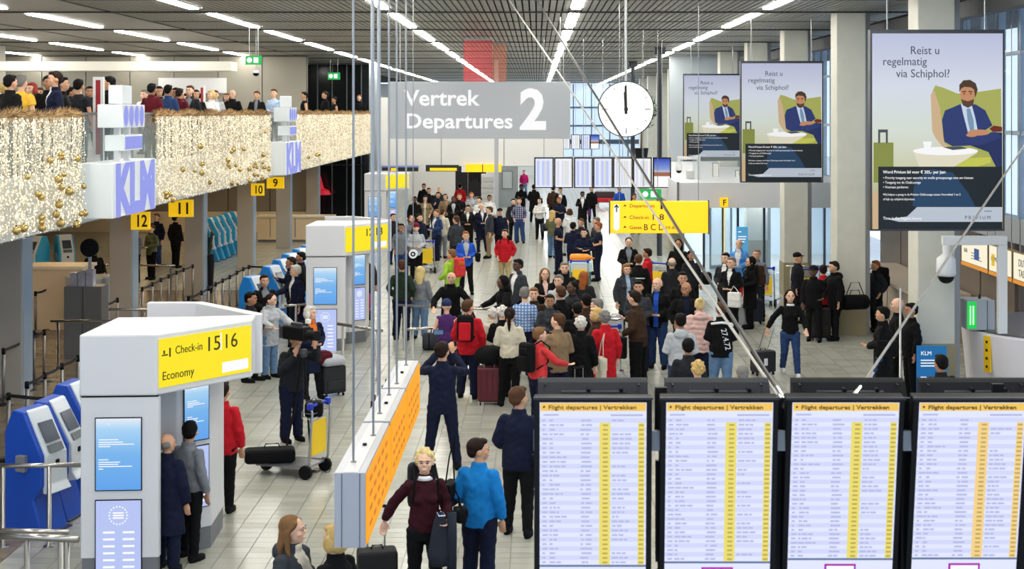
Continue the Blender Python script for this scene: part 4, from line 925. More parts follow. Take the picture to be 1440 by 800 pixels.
t = E('ceiling_post', P(698,195,62), 0, 'pale grey post hanging down in front of the white bulkhead', 'post'); MB().box((-.09,0,-3.2),(.09,.15,CEIL-t.location.z)).build('shaft', M('post_pale', (176,178,184), .4, .2), t); MB().box((-.14,-.04,CEIL-t.location.z-.05),(.14,.19,CEIL-t.location.z)).build('flange', steel, t)
t = E('leaflet_rack', (P(686,330,76).x,76,0), 0, 'tapering white rack before the grey shop column', 'rack'); MB().prism([(-.35,0),(.35,0),(.35,.4),(-.35,.4)], 0, 1.9).prism([(-.1,0),(.35,0),(.35,.4),(-.1,.4)], 1.9, 2.35).build('body', white, t)
for k in range(5): MB().box((-.3,-.05,.2+k*.33),(.3,0,.42+k*.33)).build('shelf', offw, t)
# ================================================================ PEOPLE
_tmp = bpy.data.objects.new('tmp', bpy.data.meshes.new('tmp'))
TS = bpy.data.scenes.new('work'); TS.collection.objects.link(_tmp)      # scratch scene, removed at the end
_r = _tmp.modifiers.new('r', 'REMESH'); _r.mode = 'VOXEL'; _r.use_smooth_shade = True
_s = _tmp.modifiers.new('s', 'SMOOTH'); _s.factor = .5
def fuse(parts, voxel, smooth=4):
    v = []; f = []
    for (a, b) in parts:
        o = len(v); v += [tuple(q) for q in a]; f += [tuple(i+o for i in q) for q in b]
    me = bpy.data.meshes.new('fused'); me.from_pydata(v, [], f); me.update()
    old = _tmp.data; _tmp.data = me; bpy.data.meshes.remove(old)
    _r.voxel_size = voxel; _s.iterations = smooth
    with bpy.context.temp_override(scene=TS, view_layer=TS.view_layers[0]):
        dg = bpy.context.evaluated_depsgraph_get(); dg.update()
        return bpy.data.meshes.new_from_object(_tmp.evaluated_get(dg), preserve_all_data_layers=False, depsgraph=dg)
# arms given for the body's own left (+x) side: elbow, wrist, fingers direction; right side mirrored
A = dict(down=((.225,.03,1.13),(.235,-.05,.88),(0,-.02,-1)), front=((.225,.02,1.14),(.07,-.24,1.06),(-.6,-.6,.1)), fold=((.23,-.02,1.15),(-.04,-.21,1.17),(-1,-.1,.2)),
  fold2=((.23,-.02,1.15),(.02,-.25,1.13),(-1,0,.1)), pocket=((.255,.08,1.16),(.2,-.04,.97),(-.4,-.3,-.9)), hip=((.40,.09,1.2),(.21,-.01,1.04),(-.6,-.7,-.2)),
  photo=((.28,-.2,1.32),(.10,-.38,1.55),(-.2,-.2,1)), phone=((.23,-.06,1.15),(.13,-.30,1.24),(-.3,-.6,.5)), pull=((.30,.12,1.18),(.40,.18,.95),(.1,.1,-1)),
  reach=((.27,-.14,1.2),(.24,-.40,1.12),(0,-1,-.1)), swingf=((.26,-.06,1.16),(.26,-.26,.99),(0,-.5,-.8)), swingb=((.26,.16,1.17),(.28,.22,.92),(0,.1,-1)),
  lean=((.32,-.1,1.16),(.34,-.34,1.02),(0,-.6,-.6)), face=((.27,-.12,1.16),(.10,-.2,1.42),(-.2,0,1)), bag=((.235,.03,1.13),(.23,-.17,1.02),(-.5,-.6,-.2)))
LG = dict(stand=(((.095,-.01,.49),(.115,.015,.08)),((.095,-.01,.49),(.11,.015,.08))), wide=(((.14,-.01,.49),(.2,.015,.08)),((.14,-.01,.49),(.2,.015,.08))),
  step=(((.1,-.12,.5),(.11,-.2,.08)),((.1,.03,.48),(.1,.26,.12))), relax=(((.11,-.05,.49),(.15,-.07,.08)),((.095,.01,.49),(.1,.03,.08))),
  sit=(((.12,-.42,.50),(.13,-.40,.08)),((.12,-.42,.50),(.13,-.40,.08))))
POSE = {  # left arm, right arm, legs, lean
 'stand':('down','down','relax',0), 'stand2':('down','pocket','stand',0), 'front':('front','front','relax',0), 'fold':('fold','fold2','stand',0), 'pockets':('pocket','pocket','relax',0),
 'hip':('down','hip','relax',0), 'hips':('hip','hip','wide',0), 'photo':('photo','photo','wide',0), 'phone':('down','phone','relax',0), 'phone2':('bag','phone','stand',.1), 'pull':('bag','pull','step',0), 'pullb':('swingf','pull','step',0),
 'reach':('reach','reach','stand',.08), 'reach1':('down','reach','relax',.05), 'walk':('swingf','swingb','step',.04), 'lean':('lean','lean','stand',.28), 'talk':('bag','down','relax',0), 'face':('face','bag','stand',0), 'bag':('bag','down','relax',0),
 'camera':('photo','face','stand',.16), 'sit':('bag','bag','sit',.12), 'woman':('bag','pull','step',0)}
def mir(p): return (-p[0], p[1], p[2])
def arm_pts(pose, side):
    a = A[POSE[pose][0 if side > 0 else 1]]; pts = [(.158,.012,1.385), a[0], a[1]]; d = Vector(a[2]).normalized()
    if side < 0: pts = [mir(p) for p in pts]; d = Vector(mir(d))
    return [Vector(p) for p in pts], d
def leg_pts(pose, side):
    l = LG[POSE[pose][2]][0 if side > 0 else 1]; pts = [(.092,0,.9), l[0], l[1]]
    if POSE[pose][2] == 'sit': pts[0] = (.1,-.02,.5)
    if side < 0: pts = [mir(p) for p in pts]
    return [Vector(p) for p in pts]
def upper(p, pose):      # torso lean about the hips; seated figures drop
    p = Vector(p); ln = POSE[pose][3]; z = p.z-.92
    if z > 0: p.y -= ln*z*1.1; p.z -= ln*ln*z*.5
    if POSE[pose][2] == 'sit': p.z -= .42
    return p
def xf(pose, vf): return ([upper(q, pose) for q in vf[0]], vf[1])
def sec(rows, n=16):     # loft of ellipses: (z, rx, ry, cy)
    v = []; f = []
    for (z, rx, ry, cy) in rows:
        for k in range(n):
            a = 2*PI*k/n; v.append(Vector((rx*math.cos(a), cy+ry*math.sin(a), z)))
    for i in range(len(rows)-1):
        for k in range(n): j = (k+1)%n; f.append((i*n+k, i*n+j, (i+1)*n+j, (i+1)*n+k))
    f.append(tuple(range(n-1,-1,-1))); f.append(tuple(range((len(rows)-1)*n, len(rows)*n)))
    return v, f
def rotz(vf, ang, c=(0,0)):
    ca, sa = math.cos(ang), math.sin(ang)
    return ([Vector(((q.x-c[0])*ca-(q.y-c[1])*sa+c[0], (q.x-c[0])*sa+(q.y-c[1])*ca+c[1], q.z)) for q in map(Vector, vf[0])], vf[1])
HEADC = (0,-.015)
def bighead(vf, k=1.09): return ([Vector((q.x*k, q.y*k, 1.50+(q.z-1.50)*k)) for q in map(Vector, vf[0])], vf[1])
def head_parts(turn):
    ps = [ell((0,.005,1.65),(.078,.097,.10),16,12), ell((0,-.022,1.60),(.064,.076,.085),16,10), ell((0,-.045,1.562),(.045,.05,.042),12,8),
          tube([(0,-.084,1.645),(0,-.108,1.612)],[.010,.016],8), ell((0,-.094,1.572),(.024,.014,.010),10,6), ell((0,-.072,1.662),(.060,.026,.014),12,6)]
    for s in (-1,1): ps += [ell((s*.078,.01,1.62),(.012,.022,.034),8,6), ell((s*.042,-.062,1.61),(.026,.028,.026),8,6)]
    ps = [bighead(rotz(p, turn, HEADC)) for p in ps]
    return ps
def hand_parts(w_, d, side, fine):
    d = d.normalized(); up = Vector((0,0,1)) if abs(d.z) < .8 else Vector((0,-1,0))
    lat = d.cross(up).normalized(); nr = lat.cross(d); R = Matrix((lat, nr, d)).transposed()
    c = w_+d*.055; ps = [ell(c, (.040,.017,.055), 12, 8, R)]
    ls = (.068,.078,.074,.058); curl = -.35
    for k in range(4):
        o = w_+d*.095+lat*(-.032+.0213*k); l = ls[k]; m_ = o+d*l*.5+nr*l*.12; e = m_+(d*.8+nr*.6)*l*.5
        ps.append(tube([o-d*.02, o, m_, e], [.0095,.0095,.009,.0075], 7))
    o = w_+d*.035+lat*(.036*side); ps.append(tube([o-lat*.012*side, o+lat*.018*side+d*.02, o+lat*.022*side+d*.055+nr*.012], [.012,.0105,.0085], 7))
    return ps
CACHE = {}
def body_mesh(pose, turn, fem, fine):
    key = ('body', pose, turn, fem, fine)
    if key in CACHE: return CACHE[key]
    ps = []
    k = .92 if fem else 1
    tor = [(.84,.15,.10,0),(.95,.165*(1.04 if fem else 1),.115,.005),(1.1,.135*k,.10,-.005),(1.28,.155*k,.112,0),(1.37,.155*k,.095,.005),(1.43,.10,.07,.01),(1.47,.055,.055,.005)]
    ps.append(xf(pose, sec(tor))); ps.append(xf(pose, tube([(0,.012,1.42),(0,.004,1.5),(0,-.005,1.58)], [.062,.053,.052], 12)))
    ps += [xf(pose, p) for p in head_parts(math.radians(turn))]
    for s in (-1,1):
        pts, d = arm_pts(pose, s); pts = [upper(p, pose) for p in pts]
        a = pts[0]; b_ = pts[1]; c = pts[2]; ps.append(tube([a,(a+b_)/2,b_,(b_*.6+c*.4),c], [.052,.047,.038,.037,.026], 10)); ps += hand_parts(c, d, s, fine)
        l = leg_pts(pose, s); ps.append(tube([l[0],(l[0]+l[1])/2,l[1],(l[1]*.65+l[2]*.35),l[2]], [.085,.072,.052,.052,.036], 10)); ps.append(ell(l[2]+Vector((0,-.05,-.045)), (.04,.11,.03), 10, 6))
    me = fuse(ps, .0075 if fine else .011, 3 if fine else 2); me.name = 'body'; CACHE[key] = me; return me
def wrinkle(me, amp, seed=0):
    n = len(me.vertices); co = np.empty(n*3); me.vertices.foreach_get('co', co); co = co.reshape(-1,3); no = np.empty(n*3); me.vertices.foreach_get('normal', no); no = no.reshape(-1,3)
    x, y, z = co.T; k = np.sin(z*55+x*22+np.sin(x*31+seed)*1.4)*np.sin(y*26+z*13+seed)+.6*np.sin(x*47-z*38+seed*2)*np.sin(z*9+y*40)
    co = co+no*(k*amp)[:,None]; me.vertices.foreach_set('co', co.ravel()); me.update()
def slots(me, n_, fn=None):
    me.materials.clear()
    for _ in range(n_): me.materials.append(None)
    if fn is None: return
    m = len(me.polygons); c = np.empty(m*3); me.polygons.foreach_get('center', c); c = c.reshape(-1,3); no = np.empty(m*3); me.polygons.foreach_get('normal', no); no = no.reshape(-1,3)
    me.polygons.foreach_set('material_index', fn(c, no).astype('i4'))
TOPS = {  # hem z, hem rx, chest extra, sleeve extra, collar, hood, opening
 'shirt':(.90,.165,.012,.012,0,0,0), 'sweater':(.86,.172,.024,.020,1,0,0), 'jacket':(.80,.185,.038,.028,1,0,1), 'blazer':(.78,.18,.028,.02,1,0,2), 'parka':(.68,.205,.055,.04,2,1,1),
 'coat':(.50,.225,.045,.032,2,0,1), 'puffer':(.74,.20,.065,.045,2,1,0), 'hoodie':(.82,.18,.034,.028,1,1,0), 'vest':(.86,.17,.02,-9,0,0,2), 'tee':(.86,.172,.02,.02,0,0,0), 'longcoat':(.34,.235,.045,.03,2,0,1)}
def top_mesh(pose, kind, fem, slot_open):
    key = ('top', pose, kind, fem, slot_open)
    if key in CACHE: return CACHE[key]
    hem, hr, ex, se, collar, hood, op = TOPS[kind]; k = .91 if fem else 1; sit = POSE[pose][2] == 'sit'
    if sit: hem = max(hem, .80)
    w_ = 1.0 if not fem else .92
    rows = [(hem,hr*k+.005,hr*.70,.0)]
    if hem < .75: rows.append((.8,(.185+ex*.4)*k,.125+ex*.5,.0))
    rows += [(.97,(.17+ex*.6)*k*(1.02 if fem else 1),.12+ex*.7,.005),(1.12,(.145+ex*.9)*k,.108+ex*.8,0),(1.28,(.158+ex*.8)*k,.120+ex*.7,0),(1.36,(.165+ex*.5)*k,.106+ex*.5,.005),(1.42,.125*k+ex*.2,.086+ex*.3,.01),(1.45,.088+ex*.2,.074+ex*.3,.012),(1.478,.066,.064,.008)]
    ps = [xf(pose, sec(rows, 18))]
    if fem: ps += [xf(pose, ell((s*.07,-.10-ex*.5,1.25),(.06,.045,.06),10,8)) for s in (-1,1)]
    if collar: ps.append(xf(pose, tube([(0,.012,1.44),(0,.006,1.50+.015*collar)], [.082+.006*collar,.072+.008*collar], 14)))
    if hood: ps.append(xf(pose, ell((0,.12,1.44),(.12,.065,.085),14,8)))
    for s in (-1,1):
        pts, d = arm_pts(pose, s); pts = [upper(p, pose) for p in pts]; a, b_, c = pts
        if se > -1:
            if kind == 'tee': ps.append(tube([a,(a*.35+b_*.65)], [.058+se,.058+se], 12)); ps.append(ell(a,(.062,.062,.06),10,8))
            else:
                e = c-(c-b_).normalized()*.015; ps.append(tube([a,(a+b_)/2,b_,(b_*.6+c*.4),e], [.046+se*.8,.046+se*.9,.042+se,.041+se*.9,.034+se*.6], 12)); ps.append(ell(a,(.05+se*.7,.056+se*.8,.05+se*.6),12,8))
        else: ps.append(ell(a,(.05,.06,.05),10,8))
    me = fuse(ps, .0125, 3); me.name = kind
    wrinkle(me, .0035 if kind != 'puffer' else .006, len(CACHE))
    if kind == 'puffer':
        n = len(me.vertices); co = np.empty(n*3); me.vertices.foreach_get('co', co); co = co.reshape(-1,3); no = np.empty(n*3); me.vertices.foreach_get('normal', no); no = no.reshape(-1,3)
        co = co+no*(np.abs(np.sin(co[:,2]*32))*.014-.007)[:,None]; me.vertices.foreach_set('co', co.ravel()); me.update()
    zt = 1.0 if op == 1 else 1.14; zdrop = .42 if sit else 0; ln = POSE[pose][3]
    if slot_open == 2: slots(me, 2, lambda c, n_: ((np.abs(c[:,0]) < .045)&(n_[:,1] < -.25)&(c[:,2] > hem+.02-zdrop)))
    else: slots(me, 2, lambda c, n_: ((np.abs(c[:,0]) < np.clip((c[:,2]+zdrop-zt)*.2,0,.075))&(n_[:,1] < -.1)&(c[:,1]+ln*(c[:,2]-.92) < -.06)&(c[:,2]+zdrop > zt)) if op else c[:,0] > 9)
    CACHE[key] = me; return me
def legs_mesh(pose, kind, fem):
    key = ('legs', POSE[pose][2], kind, fem)
    if key in CACHE: return CACHE[key]
    ps = []; sit = POSE[pose][2] == 'sit'
    if not sit: ps.append(sec([(.78,.165,.115,0),(.88,.175,.125,.004),(1.0,.155,.112,0),(1.03,.15,.108,0)]))
    else: ps.append(ell((0,.0,.52),(.19,.17,.12),14,10))
    if kind == 'skirt': ps.append(sec([(.50,.19,.15,0),(.8,.18,.14,0),(1.0,.155,.112,0)]))
    ex = {'slim':.004,'jeans':.014,'wide':.026,'skirt':-.03}[kind]
    for s in (-1,1):
        l = leg_pts(pose, s); e = l[2]+Vector((0,.0,-.005)); ps.append(tube([l[0],(l[0]+l[1])/2,l[1],(l[1]*.65+l[2]*.35),e], [.098+ex,.086+ex,.068+ex,.064+ex*1.3,.05+ex*1.6], 12))
    me = fuse(ps, .013, 3); me.name = 'trousers'; wrinkle(me, .0035, 3.3); slots(me, 1); CACHE[key] = me; return me
def shoe_mesh():
    if 'shoe' in CACHE: return CACHE['shoe']
    me = fuse([ell((0,-.06,.045),(.047,.135,.042),12,8), ell((0,.03,.06),(.043,.06,.06),12,8), tube([(0,-.06,.0),(0,-.06,.03)],[(.046,.135),(.046,.135)],14)], .009, 2); me.name = 'shoe'; slots(me, 1); CACHE['shoe'] = me; return me
def hair_mesh(kind, pose, turn):
    key = ('hair', kind, POSE[pose][3], POSE[pose][2] == 'sit', turn)
    if key in CACHE: return CACHE[key]
    R_ = random.Random(3); ps = []
    cap = [ell((0,.024,1.672),(.087,.096,.092),16,12)]
    if kind == 'short': ps = cap+[ell((0,.06,1.625),(.076,.056,.07),12,8), ell((0,-.045,1.725),(.062,.045,.03),12,8)]
    elif kind == 'fringe': ps = [ell((s*.055,.045,1.63),(.034,.068,.042),12,8) for s in (-1,1)]+[ell((0,.075,1.62),(.07,.04,.05),12,8)]
    elif kind == 'long': ps = cap+[ell((0,.055,1.60),(.086,.06,.12),14,10), tube([(0,.06,1.62),(0,.085,1.50),(0,.10,1.36)],[(.084,.05),(.088,.045),(.05,.02)],12)]+[tube([(s*.06,-.045,1.715),(s*.088,.012,1.64),(s*.086,.02,1.50),(s*.09,.0,1.38)],[.02,.022,.024,.012],8) for s in (-1,1)]
    elif kind == 'bob': ps = cap+[ell((0,.05,1.61),(.095,.07,.10),14,10)]+[ell((s*.082,.0,1.60),(.028,.055,.075),10,8) for s in (-1,1)]+[ell((0,-.055,1.722),(.066,.035,.026),12,8)]
    elif kind == 'pony': ps = cap+[ell((0,.06,1.63),(.076,.056,.07),12,8), tube([(0,.09,1.69),(0,.145,1.66),(0,.13,1.50),(0,.11,1.38)],[.022,.032,.03,.012],8)]
    elif kind == 'bun': ps = cap+[ell((0,.06,1.63),(.076,.056,.07),12,8), ell((0,.10,1.74),(.045,.045,.045),10,8)]
    elif kind == 'curly':
        ps = cap+[ell((0,.06,1.63),(.08,.06,.075),12,8)]
        for _ in range(46):
            a = R_.uniform(0,2*PI); t = R_.uniform(.0,2.2); x, y, z = math.sin(t)*math.cos(a)*.09, .026+math.sin(t)*math.sin(a)*.1, 1.668+math.cos(t)*.095
            if y < -.05 and z < 1.70: continue
            ps.append(ell((x,y,z),(.021,.021,.021),8,6))
    elif kind == 'beanie': ps = [ell((0,.012,1.69),(.094,.106,.095),16,12), tube([(0,.008,1.655),(0,.008,1.69)],[(.094,.105),(.094,.105)],16)]
    elif kind == 'cap': ps = [ell((0,.015,1.69),(.09,.102,.08),16,12), ell((0,-.10,1.685),(.062,.06,.010),12,6)]
    elif kind == 'hood': ps = [ell((0,.035,1.66),(.105,.11,.125),16,12), ell((0,.06,1.52),(.12,.09,.09),12,8)]
    elif kind == 'scarfhead': ps = [ell((0,.03,1.655),(.095,.102,.118),16,12), ell((0,.0,1.52),(.10,.09,.06),14,8), ell((0,.06,1.46),(.13,.08,.09),12,8)]
    ps = [xf(pose, bighead(rotz(p, math.radians(turn), HEADC))) for p in ps]
    me = fuse(ps, .010, 2); me.name = 'hair'; wrinkle(me, .0015, 1); slots(me, 1); CACHE[key] = me; return me
def face_meshes(pose, turn):
    key = ('face', POSE[pose][3], POSE[pose][2] == 'sit', turn)
    if key in CACHE: return CACHE[key]
    out = []
    for nm, fn in (('eye', lambda s: [ell((s*.030,-.094,1.640),(.0135,.006,.006),10,6)]), ('eyebrow', lambda s: [ell((s*.032,-.0965,1.664),(.019,.006,.0045),10,6)]), ('mouth', lambda s: [ell((0,-.106,1.571),(.022,.006,.0045),10,6)] if s > 0 else None)):
        for s in (-1,1):
            e = fn(s)
            if not e: continue
            mb = MB()
            for p in e: v, f = xf(pose, bighead(rotz(p, math.radians(turn), HEADC))); mb.add(v, f)
            out.append((nm, mb.mesh(nm, [None], True)))
    CACHE[key] = out; return out
def addp(nm, me, parent, mats, loc=(0,0,0)):
    o = bpy.data.objects.new(nm, me); COL.objects.link(o); o.parent = parent; o.location = loc
    while len(me.materials) < len(mats): me.materials.append(None)
    for i, m in enumerate(mats): o.material_slots[i].link = 'OBJECT'; o.material_slots[i].material = m
    return o
RGB = dict(bk=(9,9,11), ch=(32,33,38), nv=(16,22,46), dg=(52,56,62), gy=(118,122,128), lg=(176,180,184), wh=(226,226,224), cr=(206,198,178), bg=(170,150,122), tn=(134,112,84), br=(58,40,28), db=(44,32,26), rd=(186,24,36), cl=(206,58,60), mr=(84,14,26), dm=(52,12,22), pk=(216,180,172), mg=(190,30,110), bl=(40,86,190), jb=(40,62,104), lj=(96,126,160), cb=(20,120,190), sk=(84,150,220), pl=(160,180,206), pu=(74,40,100), gn=(36,50,34), ol=(96,98,70), lm=(160,206,60), ye=(232,180,60), og=(214,110,40), kh=(178,160,116))
HC = dict(bk=(12,10,10), db=(34,22,16), br=(78,52,34), lb=(122,88,56), bd=(196,164,104), gb=(214,190,130), gr=(120,116,112), wh=(206,202,194), gi=(150,84,40), nv=(40,50,90), mr=(110,20,40), rd=(140,50,40))
SK = dict(l=(226,180,152), m=(204,154,122), t=(170,120,88), d=(92,62,46))
def plaid(nm, a, b_, kx=26):
    if nm in _M: return _M[nm]
    m = M(nm, a, .85); nt = m.node_tree; b = nt.nodes['Principled BSDF']; tc = nt.nodes.new('ShaderNodeTexCoord'); outs = []
    for dr in ('X','Z'):
        wv = nt.nodes.new('ShaderNodeTexWave'); wv.bands_direction = dr; wv.inputs['Scale'].default_value = kx; nt.links.new(tc.outputs['Object'], wv.inputs[0]); outs.append(wv.outputs['Fac'])
    mm = nt.nodes.new('ShaderNodeMath'); mm.operation = 'MULTIPLY'; nt.links.new(outs[0], mm.inputs[0]); nt.links.new(outs[1], mm.inputs[1])
    mx = nt.nodes.new('ShaderNodeMix'); mx.data_type = 'RGBA'; mx.inputs[6].default_value = L(b_); mx.inputs[7].default_value = L(a); nt.links.new(mm.outputs[0], mx.inputs[0]); nt.links.new(mx.outputs[2], b.inputs['Base Color']); return m
def fab(c):
    if c == 'plb': return plaid('plaid_blue_white', (232,236,240), (84,130,190), 5.5)
    if c == 'pld': return plaid('plaid_dark', (190,196,214), (50,50,90), 4)
    return cloth(RGB[c])
PEOPLE = {}
def person(x, yt, h, yaw, pose, top, bottom, hair, skin, label, turn=0, fem=0, fine=0, floor=0., group=None, shoes='bk', key=None, eyes=None, dx=0):
    """top 'kind:colour[:inner]', bottom 'kind:colour', hair 'kind:colour'"""
    seated = POSE[pose][2] == 'sit'
    s = (yt-CY)/(H-floor-(h*.765 if seated else h)); d = F/s; X = (x-CX)/s
    if floor:                       # keep everyone upstairs behind the rail
        X = min(X, -8.32); s = (x-CX)/X; d = F/s; h = min(1.92, max(1.5, H-floor-(yt-CY)/s))
    t = E('person', (X, d, floor), math.radians(yaw), label, 'person', group); k = h/1.755; t.scale = (k*1.07,k*1.05,k*.985)
    tp = top.split(':'); bt = bottom.split(':'); hr = hair.split(':')
    sm = M('skin_'+skin, SK[skin], .55, noise=.05, scale=6)
    bd_ = addp('body', body_mesh(pose, turn, fem, fine), t, [sm])
    slot_open = 2 if len(tp) > 3 else 1
    addp(tp[0], top_mesh(pose, tp[0], fem, slot_open), t, [fab(tp[1]), fab(tp[2]) if len(tp) > 2 and tp[2] else fab(tp[1])])
    addp('trousers' if bt[0] != 'skirt' else 'skirt', legs_mesh(pose, bt[0], fem), t, [fab(bt[1])])
    if hr[0] != 'bald': addp({'beanie':'hat','cap':'cap','hood':'hood','scarfhead':'headscarf'}.get(hr[0],'hair'), hair_mesh(hr[0], pose, turn), t, [M('hair_'+hr[1], HC[hr[1]], .7, noise=.15, scale=30, spec=.15) if hr[0] not in ('beanie','cap','hood','scarfhead') else cloth(HC[hr[1]])])
    if floor == 0 or POSE[pose][2] != 'sit':
        for sd in (-1,1):
            l = leg_pts(pose, sd)[2]; addp('shoe', shoe_mesh(), t, [cloth(RGB[shoes])], (l.x, l.y, max(0,l.z-.08)))
    vis = abs(((yaw+turn+180)%360)-180) < 115 if eyes is None else eyes
    if vis and s > 26:
        for nm, me in face_meshes(pose, turn): addp(nm, me, bd_, [M('face_dark', (46,30,26), .5) if nm != 'mouth' else M('lips_'+skin, tuple(q*.72 for q in SK[skin]), .5)])
    if key: PEOPLE[key] = t
    return t
def collar(who):
    t = PEOPLE[who]; mb = MB(); mb.add(*tube([(0,-.008,1.45),(0,-.008,1.497)], [.086,.07], 14))
    for s in (): mb.add([(s*.01,-.088,1.452),(s*.07,-.075,1.47),(s*.06,-.105,1.415),(s*.01,-.075,1.452),(s*.07,-.06,1.47),(s*.06,-.09,1.415)], [(0,1,2),(5,4,3),(0,3,4,1),(1,4,5,2),(2,5,3,0)])
    mb.build('shirt_collar', M('shirt_collar', (236,236,236), .7), t, True)
def at(who, off, rz=0):           # a point given in the figure's own axes (metres of a 1.755 m figure)
    t = PEOPLE[who] if isinstance(who, str) else who
    k = t.scale[0]; a = t.rotation_euler[2]; x, y, z = [q*k for q in off]
    return Vector((t.location.x+x*math.cos(a)-y*math.sin(a), t.location.y+x*math.sin(a)+y*math.cos(a), t.location.z+z)), a
def place(o, who, off, rz=0, label=None):
    p, a = at(who, off); o.location = p; o.rotation_euler = (0,0,a+math.radians(rz))
    if label: o['label'] = label
    return o
def spread(mind=.44, its=60):     # nudge figures along their own line of sight until nobody stands inside another
    P_ = [o for o in COL.objects if o.name.split('.')[0] == 'person']
    for _ in range(its):
        mv = 0
        for i, a in enumerate(P_):
            for b in P_[i+1:]:
                if a.location.z != b.location.z: continue
                dx = a.location.x-b.location.x; dy = a.location.y-b.location.y; d = math.hypot(dx, dy); m_ = mind*(.5 if a.location.z > 1 else 1)
                if d >= m_: continue
                q = (m_-d)*.5+.004; s = 1 if dy >= 0 else -1; mv += 1
                for o, sg in ((a, s),(b, -s)):
                    k = (o.location.y+sg*q)/o.location.y; o.location.x *= k; o.location.y *= k
        if not mv: break
# ---------------------------------------------------------------- luggage
def rbox(a, b_, m, nm, t, bev=.03, seg=3):
    o = MB().box(a, b_).build(nm, m, t); bm = o.modifiers.new('b','BEVEL'); bm.width = bev; bm.segments = seg; 
    return o
def backpack(col, label, trim='bk', main=None):
    t = E('backpack', (0,0,0), 0, label, 'backpack'); m = cloth(RGB[col])
    rbox((-.15,.0,0),(.15,.17,.48), cloth(RGB[main]) if main else m, 'bag', t, .06); rbox((-.11,.15,.03),(.11,.22,.36 if main else .27), m, 'front_pocket', t, .03); rbox((-.10,.14,.30),(.10,.19,.40), cloth(RGB[trim]), 'top_pocket', t, .02)
    for s in (-1,1): MB().tube([(s*.09,.02,.44),(s*.11,-.12,.50),(s*.12,-.30,.38),(s*.14,-.24,.14),(s*.14,.0,.05)], .014, 6).build('strap', cloth(RGB[trim]), t)
    MB().tube([(-.04,.03,.47),(0,.03,.53),(.04,.03,.47)], .009, 6).build('handle', cloth(RGB['bk']), t)
    return t
def handbag(col, label, w_=.34, h_=.24, strap=.62, cat='bag', nm='shoulder_bag'):
    t = E(nm, (0,0,0), 0, label, cat); m = cloth(RGB[col])
    rbox((-.06,-w_/2,0),(.06,w_/2,h_), m, 'bag', t, .04); rbox((-.07,-w_/2+.01,h_*.45),(.07,w_/2-.01,h_+.01), m, 'flap', t, .02)
    MB().tube([(0,-w_*.4,h_-.02),(-.02,-w_*.15,h_+strap*.6),(-.06,0,h_+strap),(-.02,w_*.15,h_+strap*.6),(0,w_*.4,h_-.02)], .009, 6).build('strap', m, t)
    return t
def duffel(col, label, l=.6, r=.17):
    t = E('duffel_bag', (0,0,0), 0, label, 'bag'); m = cloth(RGB[col])
    MB().tube([(-l/2,0,r),(-l/2+.05,0,r),(l/2-.05,0,r),(l/2,0,r)], [r*.8,r,r,r*.8], 18).build('bag', m, t, True); MB().tube([(-.13,0,r*1.9),(-.1,0,r*2.6),(.1,0,r*2.6),(.13,0,r*1.9)], .012, 6).build('handle', cloth(RGB['bk']), t)
    for s in (-.17,.17):
        o = MB().lathe([(r*1.02,-.015),(r*1.02,.015)], (0,0,0), 18).build('band', cloth(RGB['bk']), t); o.rotation_euler = (0,PI/2,0); o.location = (s,0,r)
    return t
def suitcase(col, label, w_=.42, h_=.6, d_=.26, handle=.4, hard=True):
    t = E('suitcase', (0,0,0), 0, label, 'suitcase'); m = M('case_%s' % col, RGB[col], .35 if hard else .8)
    rbox((-w_/2,-d_/2,.06),(w_/2,d_/2,.06+h_), m, 'shell', t, .035)
    if hard:
        for k in range(4): rbox((-w_*.38+k*w_*.25-.015,-d_/2-.008,.12),(-w_*.38+k*w_*.25+.015,d_/2+.008,h_), m, 'rib', t, .006, 1)
    else: rbox((-w_*.4,-d_/2-.03,.12),(w_*.4,-d_/2+.02,h_*.6), m, 'pocket', t, .02)
    for sx in (-1,1):
        for sy in (-1,1): MB().prof([(sy*(d_/2-.04)+.03*math.cos(a), .03+.03*math.sin(a)) for a in [2*PI*i/10 for i in range(10)]], sx*(w_/2-.05)-.012, sx*(w_/2-.05)+.012).build('wheel', black, t)
    if handle:
        for s in (-1,1): MB().tube([(s*.09,d_/2-.03,.05+h_),(s*.09,d_/2-.03,.06+h_+handle)], .008, 6).build('handle_rod', steel, t)
        rbox((-.11,d_/2-.045,.05+h_+handle),(.11,d_/2-.015,.08+h_+handle), black, 'grip', t, .008, 1)
    MB().tube([(-.06,0,.06+h_),(-.05,0,.1+h_),(.05,0,.1+h_),(.06,0,.06+h_)], .01, 6).build('carry_handle', black, t)
    return t
